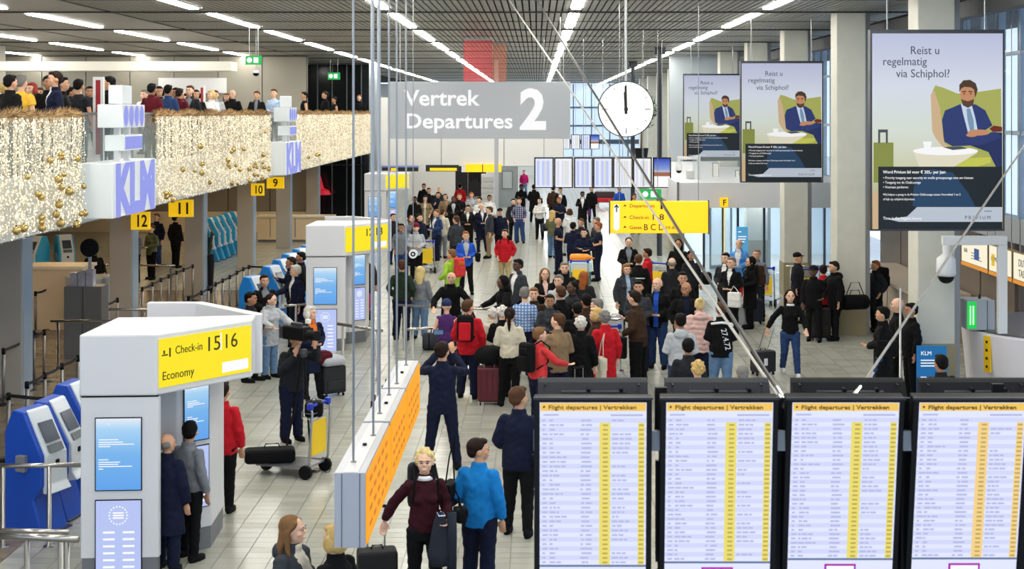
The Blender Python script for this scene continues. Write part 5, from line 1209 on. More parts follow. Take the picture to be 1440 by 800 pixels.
def trolley(label, panel='ye'):
    t = E('luggage_trolley', (0,0,0), 0, label, 'trolley', None); al = M('trolley_alu', (170,172,176), .3, .8)
    for s in (-1,1):
        MB().tube([(s*.26,-.42,.14),(s*.26,.38,.17),(s*.26,.45,.22),(s*.25,.5,.95),(s*.25,.46,1.02)], .018, 8).build('side_rail', al, t, True)
        MB().prof([(.40+.1*math.cos(a), .1+.1*math.sin(a)) for a in [2*PI*i/16 for i in range(16)]], s*.27-.025, s*.27+.025).build('wheel', black, t)
    MB().prof([(-.42+.09*math.cos(a), .09+.09*math.sin(a)) for a in [2*PI*i/16 for i in range(16)]], -.03, .03).build('front_wheel', black, t)
    MB().box((-.27,-.44,.14),(.27,.4,.165)).build('deck', al, t); MB().tube([(-.27,.46,1.03),(.27,.46,1.03)], .022, 8).build('push_bar', M('trolley_blue', (24,50,170), .4), t, True)
    for s in (-1,1): rbox((s*.24-.035,.42,.98),(s*.24+.035,.5,1.08), M('trolley_blue'), 'corner_grip', t, .012, 1)
    rbox((-.2,.44,.32),(.2,.46,.80), M('trolley_panel', (240,200,30), .5), 'advert_panel', t, .004, 1)
    for z in (.86,.92): MB().tube([(-.2,.3,z),(.2,.3,z),(.2,.48,z),(-.2,.48,z),(-.2,.3,z)], .006, 5).build('basket_wire', al, t)
    for k in range(6): MB().tube([(-.2+.08*k,.48,.84),(-.2+.08*k,.3,.84),(-.2+.08*k,.3,.94)], .004, 4).build('basket_wire', al, t)
    return t
# ================================================================ WHO STANDS WHERE
p = person
# ---- foreground
p(597,632,1.66,12,'woman','sweater:dm','slim:bk','curly:gb','l','smiling blonde woman in dark maroon sweater walking with phone and black suitcase',-10,1,1,key='blonde')
p(674,616,1.70,160,'bag','jacket:cb','jeans:nv','short:db','m','person in bright blue jacket with black shoulder bag, seen from behind',-55,1,1,key='blue',shoes='ch')
p(730,543,1.84,168,'bag','jacket:nv','slim:bk','short:br','m','man in dark navy jacket beside the leftmost display, seen from behind',-25,0,1,key='navy')
p(622,480,1.86,178,'photo','blazer:nv','slim:nv','short:db','m','man in dark suit holding up a phone to take a picture',-12,0,1,key='suit')
p(235,606,1.57,165,'bag','coat:nv','jeans:nv','fringe:gr','m','balding older man in blue suit behind the large white pillar',-20,0,1)
p(266,594,1.62,150,'stand','sweater:gy','slim:bk','short:bk','m','man in grey sweater reading the screens of the large pillar',35,0,1)
p(410,462,1.78,40,'camera','jacket:ch','jeans:nv','short:db','m','cameraman in dark grey clothes filming with a shoulder camera on tripod',10,0,1,key='cameraman')
p(437,430,1.68,35,'front','coat:nv:og','slim:bk','bob:wh','l','elderly woman with orange scarf and navy coat beside a suitcase',30,1,0,key='scarf')
# pair under the sign boxes
p(412,728,1.66,70,'front','parka:dg:cr','jeans:bk','long:lb','l','brown-haired woman in grey coat with cream scarf at the bottom edge',15,1,1,key='seated')
p(471,733,1.64,-120,'front','jacket:bk','jeans:bk','bob:bd','l','blonde person in black half hidden behind the nearest sign box',0,1,0,eyes=False)
p(313,536,1.70,170,'bag','jacket:rd','slim:bk','short:db','m','person in red jacket half hidden behind the large white pillar',0,0,0,key='redleft')
# ---- rail on the left, by the bright blue kiosks
p(379,412,1.66,50,'reach','parka:lg:lg','jeans:lj','pony:db','l','young woman in pale jacket with fur hood leaning on the rail',20,1,0,key='pale')
p(350,410,1.74,80,'reach1','jacket:ch','slim:bk','short:bk','t','dark-haired man in charcoal jacket just above the white pillar header',0,0,0)
p(372,386,1.74,25,'front','jacket:bk:gy','slim:bk','short:db','m','man with grey neck scarf in black jacket before a bright blue kiosk',0,0,0)
p(418,372,1.80,-60,'reach1','coat:nv:wh','slim:bk','short:wh','l','white-haired man in navy coat and white shirt by the rail',-10,0,0)
p(409,361,1.76,-70,'phone','jacket:nv','slim:bk','short:db','t','dark-haired man behind the white-haired man at the kiosks',0,0,0)
p(423,354,1.76,-80,'phone','jacket:bk','slim:bk','short:bk','t','black-haired person touching the farthest bright blue kiosks',0,0,0)
p(514,352,1.74,180,'stand','jacket:br','jeans:nv','short:db','m','person in brown jacket seen just right of the 12/13 sign',0,0,0)
p(513,400,1.08,160,'stand','jacket:mg','slim:mg','beanie:rd','l','child in bright pink beside the 12/13 pillar',0,1,0)
# ---- crowd along the long rail
p(565,365,1.84,170,'pockets','sweater:gn','jeans:nv','short:br','l','tall man in dark green sweater and navy jeans behind the thin rods',20,0,0,shoes='br')
p(591,374,1.68,172,'stand','sweater:gy','jeans:lj','long:gb','l','young woman with blonde ponytail, grey sweater and light blue jeans',0,1,0)
p(634,378,1.82,5,'lean','jacket:bk','slim:bk','fringe:br','l','bald man with glasses in black jacket leaning on the long rail',-8,0,0)
p(635,350,1.76,-130,'bag','jacket:lm','slim:ch','short:lb','l','man in lime green jacket behind the man leaning on the rail',0,0,0,key='lime')
p(655,325,1.80,10,'front','jacket:bl:lg','slim:bk','short:gi','l','man with grey scarf and bright blue jacket carrying a camera bag',0,0,0,key='camblue')
p(628,421,1.60,175,'bag','vest:pu','jeans:nv','beanie:nv','l','youngster in purple-grey vest and blue knitted hat',0,0,0)
p(659,421,1.80,175,'bag','jacket:rd','jeans:nv','short:br','l','man in red jacket carrying a red and black backpack',-30,0,0,key='redpack')
p(706,430,1.66,-170,'front','jacket:bk','slim:bk','curly:wh','l','white-haired person in black behind the cream sweater woman',0,1,0)
p(717,432,1.76,176,'front','sweater:cr','slim:bk','pony:db','l','woman in cream knitted sweater with long brown ponytail',0,1,0,shoes='bk',key='cream')
p(757,460,1.68,130,'reach1','sweater:cl:rd','jeans:nv','short:lb','l','short-haired woman in coral top with big black backpack',-20,1,0,key='coral')
p(784,440,1.80,-150,'front','jacket:tn','jeans:nv','short:br','l','man in tan leather jacket standing in the queue',30,0,0)
p(817,445,1.68,165,'bag','coat:bk','slim:bk','curly:wh','l','white curly-haired woman in black coat',0,1,0)
p(851,437,1.70,-165,'bag','coat:rd','slim:ch','curly:gy' if 0 else 'curly:gr','l','grey curly-haired woman in red coat with cream tote bag',-20,1,0,key='redcoat')
p(838,432,1.68,-100,'front','jacket:br','slim:bk','bob:bd','l','blonde woman between the grey-haired pair in the queue',0,1,0)
p(839,420,1.74,-110,'front','jacket:tn','slim:bk','short:gr','l','grey-haired man just behind the blonde woman in the queue',0,0,0)
p(812,424,1.70,180,'front','jacket:bk','slim:bk','short:bk','t','dark-haired man in black, back turned, in mid queue',0,0,0)
p(824,413,1.76,-160,'front','jacket:br','slim:bk','short:bk','t','black-haired man in brown coat behind the mid queue',0,0,0)
p(738,403,1.80,175,'front','shirt:plb','jeans:nv','short:gr','l','man in blue and white checked shirt, back turned',0,0,0)
p(751,404,1.72,-20,'front','jacket:br','slim:bk','short:lb','l','young brown-haired man beside the checked shirt',20,0,0)
p(773,412,1.70,20,'front','jacket:dg','slim:bk','short:db','t','dark-haired woman with glasses in grey jacket',-20,1,0)
p(788,403,1.82,-140,'pockets','jacket:bk','slim:bk','short:br','l','man in black jacket with short brown hair looking left in the queue',-10,0,0)
p(805,395,1.76,-60,'front','jacket:ch','slim:bk','bun:bk','d','woman in charcoal jacket with hair tied up, in profile',0,1,0)
p(785,386,1.76,0,'front','shirt:lg','slim:bk','short:gr','l','grey-haired man in pale shirt behind the queue',-20,0,0)
p(766,377,1.74,10,'fold','blazer:bk:pk','slim:bk','long:lb','l','woman with long fair hair, black blazer and pink blouse',0,1,0)
p(794,368,1.84,0,'front','coat:bk','slim:bk','short:gr','l','grey-haired man in black coat beneath the orange balloon trolley',0,0,0)
p(821,381,1.70,160,'front','jacket:ch','slim:bk','long:gi','l','woman with long ginger hair, back turned',0,1,0)
p(728,364,1.86,-50,'phone','jacket:dg:wh','slim:bk','short:bk','d','man in grey jacket and white shirt looking at his phone',0,0,0)
p(710,388,1.74,-60,'reach','hoodie:bk','slim:bk','hood:bk','d','person in black hooded top by the long rail',0,0,0)
p(692,433,1.5,-150,'front','sweater:cr','slim:gy','curly:wh','l','white-haired person bending beside the cream sweater woman',0,1,0)
# ---- right half of the crowd
p(898,408,1.88,-120,'phone2','jacket:br:db','wide:bk','short:db','l','tall man in brown jacket and wide black trousers writing',-10,0,0,key='brown')
p(898,394,1.80,-10,'front','jacket:dg','jeans:nv','short:bk','m','bearded man in grey jacket behind the tall man in brown',0,0,0)
p(924,390,1.84,-15,'front','jacket:bk:bl:o','jeans:jb','fringe:br','l','bald man in open black jacket over royal blue shirt',-20,0,0)
p(964,396,1.84,5,'pockets','jacket:bk:nv:o','jeans:nv','bald:bk','t','bald bearded man in black jacket looking left',-30,0,0)
p(960,382,1.82,0,'front','jacket:bk','jeans:bk','short:bk','m','dark bearded man behind the bald bearded man',0,0,0)
p(984,419,1.72,178,'front','puffer:pk','jeans:nv','bun:gb','l','blonde woman in pale pink hooded puffer jacket',0,1,0)
p(957,440,1.78,178,'front','hoodie:lg','jeans:jb','short:bk','t','dark-haired man in light grey hooded sweater',0,0,0)
p(968,475,1.74,172,'front','jacket:ch','jeans:nv','short:bk','t','black-haired man in dark grey jacket above the second display',0,0,0)
p(981,507,1.62,-170,'front','jacket:ch','slim:bk','curly:bd','l','curly blonde person whose head shows just above the second display',0,1,0)
p(1044,514,1.60,178,'front','jacket:nv','slim:bk','short:gr','l','grey-haired person whose head shows below the diagonal cable',0,0,0)
p(1014,424,1.80,178,'front','jacket:bk','jeans:lj','short:br','l','person in black and white jacket with white lettering on the back',0,0,0,key='print')
p(910,349,1.72,-110,'front','sweater:rd','slim:bk','short:db','t','dark-haired man in red sweater right of the wayfinding sign',0,0,0)
p(898,357,1.78,172,'front','jacket:bk','slim:bk','short:br','l','man in black jacket with pale stripe across the back',0,0,0,key='stripe')
p(884,334,1.74,0,'front','parka:bk:gy','slim:bk','pony:db','l','dark-haired woman in black parka under the wayfinding sign',0,1,0)
p(881,371,1.72,15,'bag','parka:dg:pl:o','slim:ch','bob:lb','l','fair-haired woman in grey coat with light blue scarf',0,1,0,key='greycoat')
p(945,362,1.76,178,'stand','blazer:ch','slim:ch','fringe:gr','l','bald man in grey suit, back turned',0,0,0)
p(954,336,1.78,-10,'stand','coat:bk','slim:bk','long:bk','t','black-haired woman in long black coat behind the diagonal cables',0,1,0)
p(972,352,1.7,20,'stand','jacket:ch','slim:bk','short:bk','t','dark figure between the two diagonal cables',0,0,0)
p(1020,355,1.82,-30,'front','blazer:ch:wh','slim:bk','short:db','l','man in dark suit with white shirt, left of the suited pair',0,0,0)
p(1028,361,1.82,-30,'front','blazer:bk:wh','slim:bk','short:gr','l','grey-haired man in black suit holding a white carrier bag',-10,0,0,key='suitbag')
p(1055,361,1.72,-70,'front','coat:bk','slim:bk','scarfhead:bk','m','woman in black with covered hair and a brown backpack',-10,1,0,key='hijab')
p(1064,350,1.78,-10,'stand','sweater:gy','slim:ch','short:gr','m','grey-haired man in grey sweater behind the covered-hair woman',0,0,0)
p(1039,336,1.80,-20,'front','coat:sk:wh','skirt:sk','fringe:gr','l','person in long light blue uniform coat near the doors',0,1,0)
p(1111,407,1.70,0,'pullb','sweater:bk:wh','slim:jb','long:db','l','young woman in black sweater and blue jeans pulling a trolley case',0,1,0,shoes='wh',key='walker')
p(1175,367,1.80,-75,'reach1','parka:bk','slim:bk','short:db','m','man in black parka with large duffel bag by the beige column',0,0,0,key='duffel')
p(1144,373,1.72,-20,'bag','jacket:bk','slim:bk','cap:bk','d','person in dark cap behind the black suitcase',0,0,0)
p(1158,372,1.66,160,'front','jacket:rd','slim:bk','short:db','m','person in crimson jacket half hidden by the man with the duffel',0,0,0)
p(1122,355,1.74,60,'stand','jacket:ch','slim:bk','cap:bk','m','dark figure near the glass doors beside the low rail',0,0,0)
p(1231,366,1.68,-60,'pockets','coat:ch','slim:bk','short:gi','m','person in long dark coat with a dark pack, right of the beige column',0,1,0,key='darkcoat')
p(1241,431,1.76,-110,'front','coat:bk','jeans:jb','short:bk','m','man in black coat with shoulder bag near the slim post',0,0,0,key='bagman')
p(1262,420,1.80,-100,'stand','jacket:bk','slim:bk','bald:bk','l','bald man in black beside the slim silver post',0,0,0)
p(1281,424,1.76,-80,'stand2','jacket:bk','slim:bk','short:bk','t','black-haired man in black behind the bald man',0,0,0)
p(1289,398,1.76,-70,'stand','jacket:bk','slim:bk','short:bk','t','dark-haired person close to the large beige column',0,0,0)
p(1323,498,1.70,-170,'stand','jacket:ch','slim:bk','short:bk','t','dark silhouette of a head above the rightmost display backs',0,0,0)
# ---- middle distance, centre aisle
p(710,322,1.76,-10,'pockets','jacket:rd:rd','slim:kh','short:br','l','man in red jacket and beige trousers standing in the aisle',-15,0,0,key='redjacket')
p(730,278,1.80,5,'pockets','shirt:pld','jeans:jb','short:br','l','man in dark checked shirt and jeans at the middle of the aisle',0,0,0)
p(722,279,1.74,10,'stand','jacket:ch','slim:bk','short:db','l','person in dark clothes just behind the checked-shirt man',0,0,0)
p(733,259,1.78,0,'fold','jacket:bk','slim:bk','short:bk','d','man in black with folded arms far down the aisle',0,0,0)
p(751,259,1.80,170,'bag','coat:bk','slim:bk','short:db','m','person in black coat with dark bag far down the aisle',0,0,0)
p(759,278,1.70,-10,'fold','sweater:wh','slim:bk','bob:db','l','woman in white sweater and black trousers with folded arms',-20,1,0)
p(737,239,1.60,0,'stand','jacket:mg','jeans:lj','short:lb','l','tiny figure in pink far away beside the first hanging display',0,1,0)
p(778,261,1.76,170,'stand','jacket:br','jeans:nv','short:db','m','person in brown jacket below the second hanging display',0,0,0)
p(788,264,1.74,0,'phone','jacket:bk:wh','slim:bk','short:db','m','person in black top below the third hanging display',0,1,0)
p(786,277,1.76,10,'fold','jacket:nv','slim:nv','short:gi','t','man in navy with folded arms in the aisle',-10,0,0)
p(801,293,1.72,-160,'front','sweater:wh','slim:lg','bob:br','l','woman in white cardigan standing by the group of men',0,1,0)
p(777,295,1.72,150,'bag','jacket:ol','jeans:lj','long:bd','l','long-haired woman in olive jacket with grey shoulder bag',0,1,0,key='olive')
p(785,306,1.82,80,'front','tee:nv','slim:nv','bald:bk','m','bald man in dark t-shirt and navy trousers',0,0,0)
p(806,312,1.78,165,'fold','jacket:nv','slim:nv','short:bk','m','dark-haired man in navy jacket, back turned, in the group',0,0,0)
p(817,307,1.80,-20,'front','jacket:ch','slim:bk','short:br','m','brown-haired man at the centre of the standing group',0,0,0)
p(821,321,1.76,0,'fold','jacket:nv','slim:nv','short:db','l','man with glasses in navy jacket behind the balloon trolley',-10,0,0)
p(841,312,1.82,-80,'front','tee:nv','slim:nv','short:gi','m','ginger-haired man in navy t-shirt at the right of the group',0,0,0)
p(838,305,1.84,-70,'front','jacket:dg','slim:bk','short:gr','l','grey-haired man behind the ginger-haired man',0,0,0)
p(819,269,1.72,0,'phone','coat:bk:wh','slim:bk','short:bk','d','woman in long black coat with a purple bag',0,1,0,key='purple')
p(832,262,1.70,20,'stand','jacket:bk','slim:bk','short:bk','m','dark figure below the fourth hanging display',0,0,0)
p(892,272,1.72,30,'stand','jacket:ye','slim:ch','short:br','m','worker in yellow high-visibility jacket above the wayfinding sign',0,0,0)
p(871,262,1.7,10,'stand','jacket:bl','slim:nv','short:bk','m','tiny figure in blue below the fifth hanging display',0,0,0)
p(951,268,1.72,0,'stand','jacket:br','slim:bk','short:db','m','dark figure beside the tall yellow stand',0,0,0)
# ---- crowd at the left of the aisle
p(647,258,1.76,175,'stand','jacket:rd','slim:bk','short:bk','m','person in deep red jacket inside the shop doorway',0,0,0)
p(603,264,1.78,10,'stand','jacket:bk','slim:bk','short:db','m','person in black against the white shop wall',0,0,0)
p(596,258,1.80,0,'stand','jacket:bk','slim:bk','short:db','m','dark figure just right of the farthest yellow pillar sign',0,0,0)
p(618,263,1.80,0,'stand','jacket:ch','slim:bk','short:bd','l','fair-haired man against the white shop wall',0,0,0)
p(598,275,1.72,0,'pockets','coat:tn:cr:o','slim:bk','bob:db','l','woman in tan coat with long cream scarf',0,1,0)
p(583,276,1.76,0,'stand','coat:bk','slim:bk','short:bk','d','person in black coat left of the tan coat woman',0,0,0)
p(616,270,1.78,0,'phone','jacket:nv','slim:bk','short:bk','m','man in navy jacket looking at a phone near the shop wall',0,0,0)
p(626,272,1.72,0,'stand','jacket:tn','slim:bk','bob:br','l','person in brown jacket beside the navy jacket man',0,1,0)
p(638,276,1.72,0,'front','coat:bk:lg','slim:bk','scarfhead:bk','d','person in black with pale scarf and covered head',0,1,0)
p(646,272,1.78,10,'front','jacket:bk','slim:bk','short:gi','l','man in black jacket left of the shop doorway',0,0,0)
p(663,270,1.72,0,'front','sweater:lg','slim:ch','bob:gi','l','ginger-haired woman in pale top before the shop',0,1,0)
p(674,277,1.74,-30,'front','sweater:wh','slim:bk','short:bk','l','black-haired person in white beside the ginger-haired woman',0,1,0)
p(688,274,1.72,0,'stand','jacket:wh','slim:bk','short:db','t','small figure by the white rack of the shop',0,0,0)
p(658,288,1.76,0,'front','blazer:bk:wh','slim:bk','short:bk','m','man in black suit with hands together, left of the navy suit',0,0,0)
p(677,286,1.80,20,'front','blazer:nv:wh','slim:nv','fringe:gr','l','balding man in navy suit beside the grey-suited man',0,0,0)
p(688,290,1.84,-70,'hip','blazer:dg:wh','slim:tn','short:br','l','man in grey jacket and brown trousers with hand on hip',0,0,0)
p(703,293,1.76,10,'stand','jacket:nv','slim:bk','cap:bk','l','man in dark uniform jacket and black peaked cap',0,0,0)
p(614,294,1.80,-50,'front','jacket:jb:wh','jeans:nv','short:lb','l','man in denim-blue jacket and dark trousers',-10,0,0)
p(622,293,1.78,160,'stand','jacket:cr','slim:gy','short:br','l','person in pale jacket behind the denim-blue jacket man',0,0,0)
p(641,303,1.80,-150,'pockets','jacket:dg','slim:ch','short:br','l','man in dark grey jacket looking away to the left',20,0,0)
p(590,300,1.78,40,'stand','coat:nv','slim:bk','short:db','l','dark-haired man in long navy coat',0,0,0)
p(579,303,1.70,20,'front','jacket:gy','slim:ch','long:lb','l','fair-haired woman in grey beside the navy coat man',0,1,0)
p(564,314,1.78,0,'pockets','hoodie:gy','jeans:jb','short:bk','t','man in grey hooded sweater behind the thin rods',0,0,0)
p(585,314,1.78,10,'front','jacket:lg','slim:bk','beanie:mr','l','man in pale grey jacket and dark red knitted hat',0,0,0)
p(553,300,1.74,30,'stand','jacket:ch','jeans:nv','short:br','l','person in dark jacket at the left end of the crowd',0,0,0)
# ---- under the balcony
p(213,316,1.70,-30,'front','jacket:ol','slim:bk','short:br','l','person in olive coat at the check-in row under sign 12',0,1,0)
p(220,300,1.78,-20,'stand','jacket:nv','jeans:jb','short:lb','l','person in navy jacket and blue jeans under sign 12',0,0,0)
p(247,301,1.80,150,'stand','jacket:bk','slim:bk','short:bk','m','person in black below the sign 11',0,0,0)
p(132,345,1.72,30,'bag','jacket:bk','slim:bk','short:db','m','dark figure behind the leaflet boxes under the balcony',0,0,0)
p(189,318,1.72,-10,'front','jacket:gy','slim:ch','short:gr','m','grey-clad person at the edge of the second column',0,0,0)
# ---- people on the balcony
B = dict(floor=4.1)
bal = [(30,105,1.78,170,'stand','tee:ye','slim:ch','short:gr','l','man in mustard yellow shirt leaning at the balcony'),
 (15,105,1.74,150,'stand','jacket:bk','slim:bk','short:bk','m','black-haired person left of the yellow shirt on the balcony'),
 (8,117,1.68,150,'stand','jacket:nv','slim:bk','curly:bd','l','blonde person at the left end of the balcony'),
 (44,116,1.68,-20,'front','jacket:dg','slim:bk','bob:rd','l','red-haired woman right of the yellow shirt on the balcony'),
 (77,100,1.80,-60,'front','blazer:nv:wh','slim:nv','short:db','m','man in navy suit and white collar looking down on the balcony'),
 (68,106,1.78,30,'stand','jacket:bk','slim:bk','short:bk','t','dark figure behind the navy suit man on the balcony'),
 (88,108,1.76,100,'stand','jacket:bk','slim:bk','short:bk','m','dark figure right of the navy suit man on the balcony'),
 (56,123,1.68,10,'stand','jacket:mr','slim:bk','bob:br','m','person in maroon between the red-haired woman and the navy suit'),
 (99,122,1.70,120,'stand','jacket:ch','slim:bk','short:bk','t','dark-haired person farther back beyond the navy suit man'),
 (111,111,1.76,170,'stand','tee:ch','slim:ch','short:bk','m','man in dark t-shirt near the first red-striped signpost'),
 (126,121,1.70,20,'bag','jacket:bk','slim:bk','short:db','t','person in black just left of the red-striped signpost'),
 (153,107,1.82,-85,'stand','blazer:bk','slim:bk','short:bk','m','tall man in black in profile right of the red-striped signpost'),
 (146,130,1.66,150,'stand','jacket:br','slim:bk','long:lb','l','fair-haired person in brown coat below the tall man in profile'),
 (214,117,1.76,165,'stand','jacket:mr','slim:bk','short:bk','t','person in dark red jacket next to the lightbox stack'),
 (224,121,1.74,20,'stand','jacket:bk','slim:bk','bob:bk','m','black-haired person beside the dark red jacket'),
 (237,119,1.76,165,'stand','jacket:jb','slim:bk','short:bk','t','person in denim-blue jacket on the balcony'),
 (203,126,1.70,-20,'stand','jacket:wh','slim:bk','short:gr','l','grey-haired person in pale top behind the lightbox stack'),
 (247,123,1.72,10,'stand','jacket:gy','slim:bk','short:bk','t','person in grey right of the denim-blue jacket on the balcony'),
 (253,124,1.70,160,'stand','jacket:mr','slim:bk','short:db','m','small figure in maroon beyond the person in grey'),
 (267,120,1.78,-10,'front','jacket:ch:gy','slim:bk','short:br','l','man in charcoal jacket left of the second striped signpost'),
 (260,132,1.62,10,'stand','sweater:wh','slim:bk','short:bk','m','person in white top beside the charcoal jacket man'),
 (276,126,1.70,20,'stand','jacket:bk','slim:bk','bob:db','m','dark figure touching the second striped signpost'),
 (297,127,1.70,-30,'front','jacket:wh','slim:bk','bob:bd','l','blonde person just right of the second striped signpost'),
 (303,127,1.72,10,'stand','jacket:lg','slim:bk','short:br','l','brown-haired person beside the blonde person upstairs'),
 (301,137,1.6,-20,'front','jacket:mr','slim:bk','long:db','l','woman in maroon with long dark hair leaning on the garland'),
 (319,131,1.66,0,'front','jacket:bk:cr:o','slim:bk','bob:lb','l','woman in open black jacket over cream on the balcony'),
 (327,126,1.76,-10,'stand','jacket:bk','slim:bk','fringe:gr','l','balding man in black behind the woman in cream'),
 (361,128,1.76,0,'front','jacket:bk:gy:o','slim:bk','short:br','m','man in black jacket over grey shirt alone on the balcony'),
 (385,125,1.76,-5,'front','shirt:pl','slim:nv','short:br','l','man in light blue shirt with dark tie on the balcony'),
 (428,129,1.76,-70,'stand','vest:bk','slim:bk','short:bk','m','waiter in black waistcoat and white sleeves'),
 (457,115,1.86,-60,'stand','blazer:bk','slim:bk','short:db','m','tall man in dark suit before the dark glass wall'),
 (470,136,1.64,-60,'stand','vest:bk','slim:bk','short:bk','t','short waiter in waistcoat beside the tall dark suit'),
 (505,131,1.76,0,'stand','jacket:bk','slim:bk','short:gi','l','man in black at the far end of the balcony')]
for r_ in bal: p(*r_, **B)
spread()
# ================================================================ WHAT THEY CARRY
collar('blonde'); collar('walker')
# television camera on its tripod
c, a = at('cameraman', (-.10,-.34,1.62)); t = E('video_camera', c, a+.25, 'black shoulder television camera held by the cameraman', 'camera')
rbox((-.09,-.22,-.10),(.09,.26,.12), black, 'body', t, .03); disc(MB(), .075, -.42, -.2, 18, 0, .0).build('lens', black, t); rbox((-.03,-.1,.12),(.03,.12,.17), M('cam_grey', (54,56,60), .5), 'handle', t, .01)
rbox((.07,-.2,.02),(.15,-.08,.09), black, 'viewfinder', t, .01); rbox((-.02,-.26,.17),(.04,-.18,.24), M('cam_light', (230,230,220), .3), 'lamp', t, .01); rbox((-.07,.24,-.09),(.07,.34,.1), M('cam_grey'), 'battery', t, .01); MB().tube([(.05,.2,.12),(.2,.1,.16),(.22,-.1,.14)], .008, 6).build('microphone', black, t)
c2, a = at('cameraman', (.0,-.34,0)); t = E('tripod', c2, a, 'black tripod with spread legs under the television camera', 'tripod')
for k in range(3):
    q = 2*PI*k/3+.4; MB().tube([(.03*math.cos(q),.03*math.sin(q),1.42),(.12*math.cos(q),.12*math.sin(q),.7),(.26*math.cos(q),.26*math.sin(q),.0)], .017, 8).build('leg', black, t)
MB().lathe([(.05,1.38),(.07,1.44),(.05,1.5)],(0,0,0),14).build('head', M('cam_grey'), t); MB().tube([(.05,0,1.45),(.2,.32,1.3)], .01, 6).build('pan_handle', black, t)
t = trolley('luggage trolley with yellow panel holding camera gear beside the cameraman'); s = (667-CY)/H; t.location = ((408-CX)/s, F/s+.1, 0); t.rotation_euler = (0,0,math.radians(-112)); LT = t
t = E('equipment_case', LT.location+Vector((-.28,-.05,.17)), .2, 'black soft equipment case lying on the camera gear trolley', 'case'); rbox((-.38,-.16,0),(.34,.16,.2), cloth(RGB['bk']), 'bag', t, .06); MB().tube([(-.1,0,.2),(-.08,0,.26),(.1,0,.26),(.12,0,.2)], .01, 6).build('handle', cloth(RGB['ch']), t)
t = E('boom_pole', LT.location+Vector((-.95,0,.38)), .1, 'grey furry-ended pole sticking out of the equipment case', 'pole'); MB().tube([(0,0,.06),(.5,0,-.1)], .012, 8).build('shaft', steel, t); rbox((-.09,-.04,.0),(.03,.05,.1), M('pole_tip', (104,110,112), .8), 'tip', t, .02)
t = E('gear_bag', LT.location+Vector((.35,-.14,.76)), .1, 'small black bag in the basket of the camera gear trolley', 'bag'); rbox((-.13,-.12,.08),(.13,.12,.3), cloth(RGB['bk']), 'bag', t, .05); MB().tube([(-.05,0,.3),(0,0,.36),(.05,0,.3)], .01, 6).build('handle', cloth(RGB['ch']), t)
t = E('cable_coil', LT.location+Vector((.42,.1,.006)), 0, 'thin black cable lying loosely on the tiles beside the gear trolley', 'cable')
MB().tube([(.0+.16*math.cos(q*.5)*(.7+.3*math.sin(q)), .12*math.sin(q*.9), .002) for q in range(22)]+[(-.25,-.1,.004)], .005, 5).build('wire', black, t)
place(suitcase('ch','', .44,.5,.26, 0, False), 'scarf', (.42,-.02,0), 0, 'dark cabin case beside the elderly woman with orange scarf')
t = E('folded_coat', (0,0,0), 0, 'pale and maroon coats draped over the dark cabin case', 'coat'); rbox((-.26,-.2,.5),(.2,.2,.68), cloth(RGB['lg']), 'pale_coat', t, .09, 4); rbox((-.34,-.16,.55),(-.04,.18,.78), cloth(RGB['mr']), 'dark_coat', t, .09, 4); place(t, 'scarf', (.42,-.02,.06))
place(suitcase('bk','', .42,.52,.26,.42, False), 'blonde', (-.47,.22,0), 0, 'black cabin suitcase pulled by the smiling blonde woman')
t = E('draped_jacket', (0,0,0), 0, 'grey-blue jacket hanging over the arm of the smiling blonde woman', 'jacket')
o = MB().add(*sec([(.50,.10,.05,0),(.62,.13,.05,0),(.8,.10,.05,0),(.95,.07,.05,0),(1.04,.04,.04,0)],14)).build('cloth', cloth((40,44,54)), t, True); MB().add(*sec([(.40,.05,.04,0),(.8,.055,.04,0),(1.05,.05,.04,0)],10)).build('sleeve', cloth((40,44,54)), t, True).location = (.12,-.02,0); place(t, 'blonde', (.13,-.22,0))
t = E('mobile_phone', (0,0,0), 0, 'white phone in the hand of the smiling blonde woman', 'phone'); rbox((-.035,-.07,0),(.035,.07,.01), white, 'body', t, .003, 1); MB().box((-.03,-.06,.01),(.03,.06,.012)).build('screen', M('phone_screen', (40,60,90), .1), t); place(t, 'blonde', (.13,-.30,1.04))
place(handbag('bk','', .2,.14,.2, nm='handbag'), 'blonde', (.36,-.12,.9), 0, 'small black leather bag on the forearm of the smiling blonde woman')
place(backpack('ch',''), 'blonde', (0,.15,.98), 0, 'dark grey backpack worn by the smiling blonde woman')
place(handbag('bk','', .32,.26,.5), 'blue', (.30,.08,.92), 0, 'black leather bag on the shoulder of the person in bright blue')
place(handbag('bk','', .42,.36,.42), 'navy', (-.36,.1,.74), 15, 'large black bag hanging from the shoulder of the man in navy')
t = E('mobile_phone', (0,0,0), 0, 'dark phone held up by the man in the dark suit', 'phone'); rbox((-.08,-.005,0),(.08,.005,.08), black, 'body', t, .003, 1); MB().box((-.07,.005,.008),(.07,.007,.072)).build('screen', M('phone_screen2', (90,120,160), .1), t); place(t, 'suit', (.09,-.40,1.66))
place(backpack('rd','','bk','bk'), 'redpack', (.02,.17,.98), 0, 'red and black backpack on the man in the red jacket')
place(backpack('bk',''), 'coral', (0,.15,.95), 0, 'big black backpack on the woman in the coral top')
place(suitcase('mr','', .42,.62,.28,.3), 'cream', (.36,-.2,0), 5, 'upright dark red hard suitcase at the front of the queue')
t = E('black_bag', (0,0,0), 0, 'bulky black bag heaped on top of the dark red suitcase', 'bag'); MB().ell((0,0,.16),(.27,.2,.18),18,12).build('bag', cloth(RGB['bk']), t, True); MB().tube([(-.08,0,.3),(0,0,.38),(.08,0,.3)], .012, 6).build('handle', cloth(RGB['ch']), t); place(t, 'cream', (.36,-.2,.66))
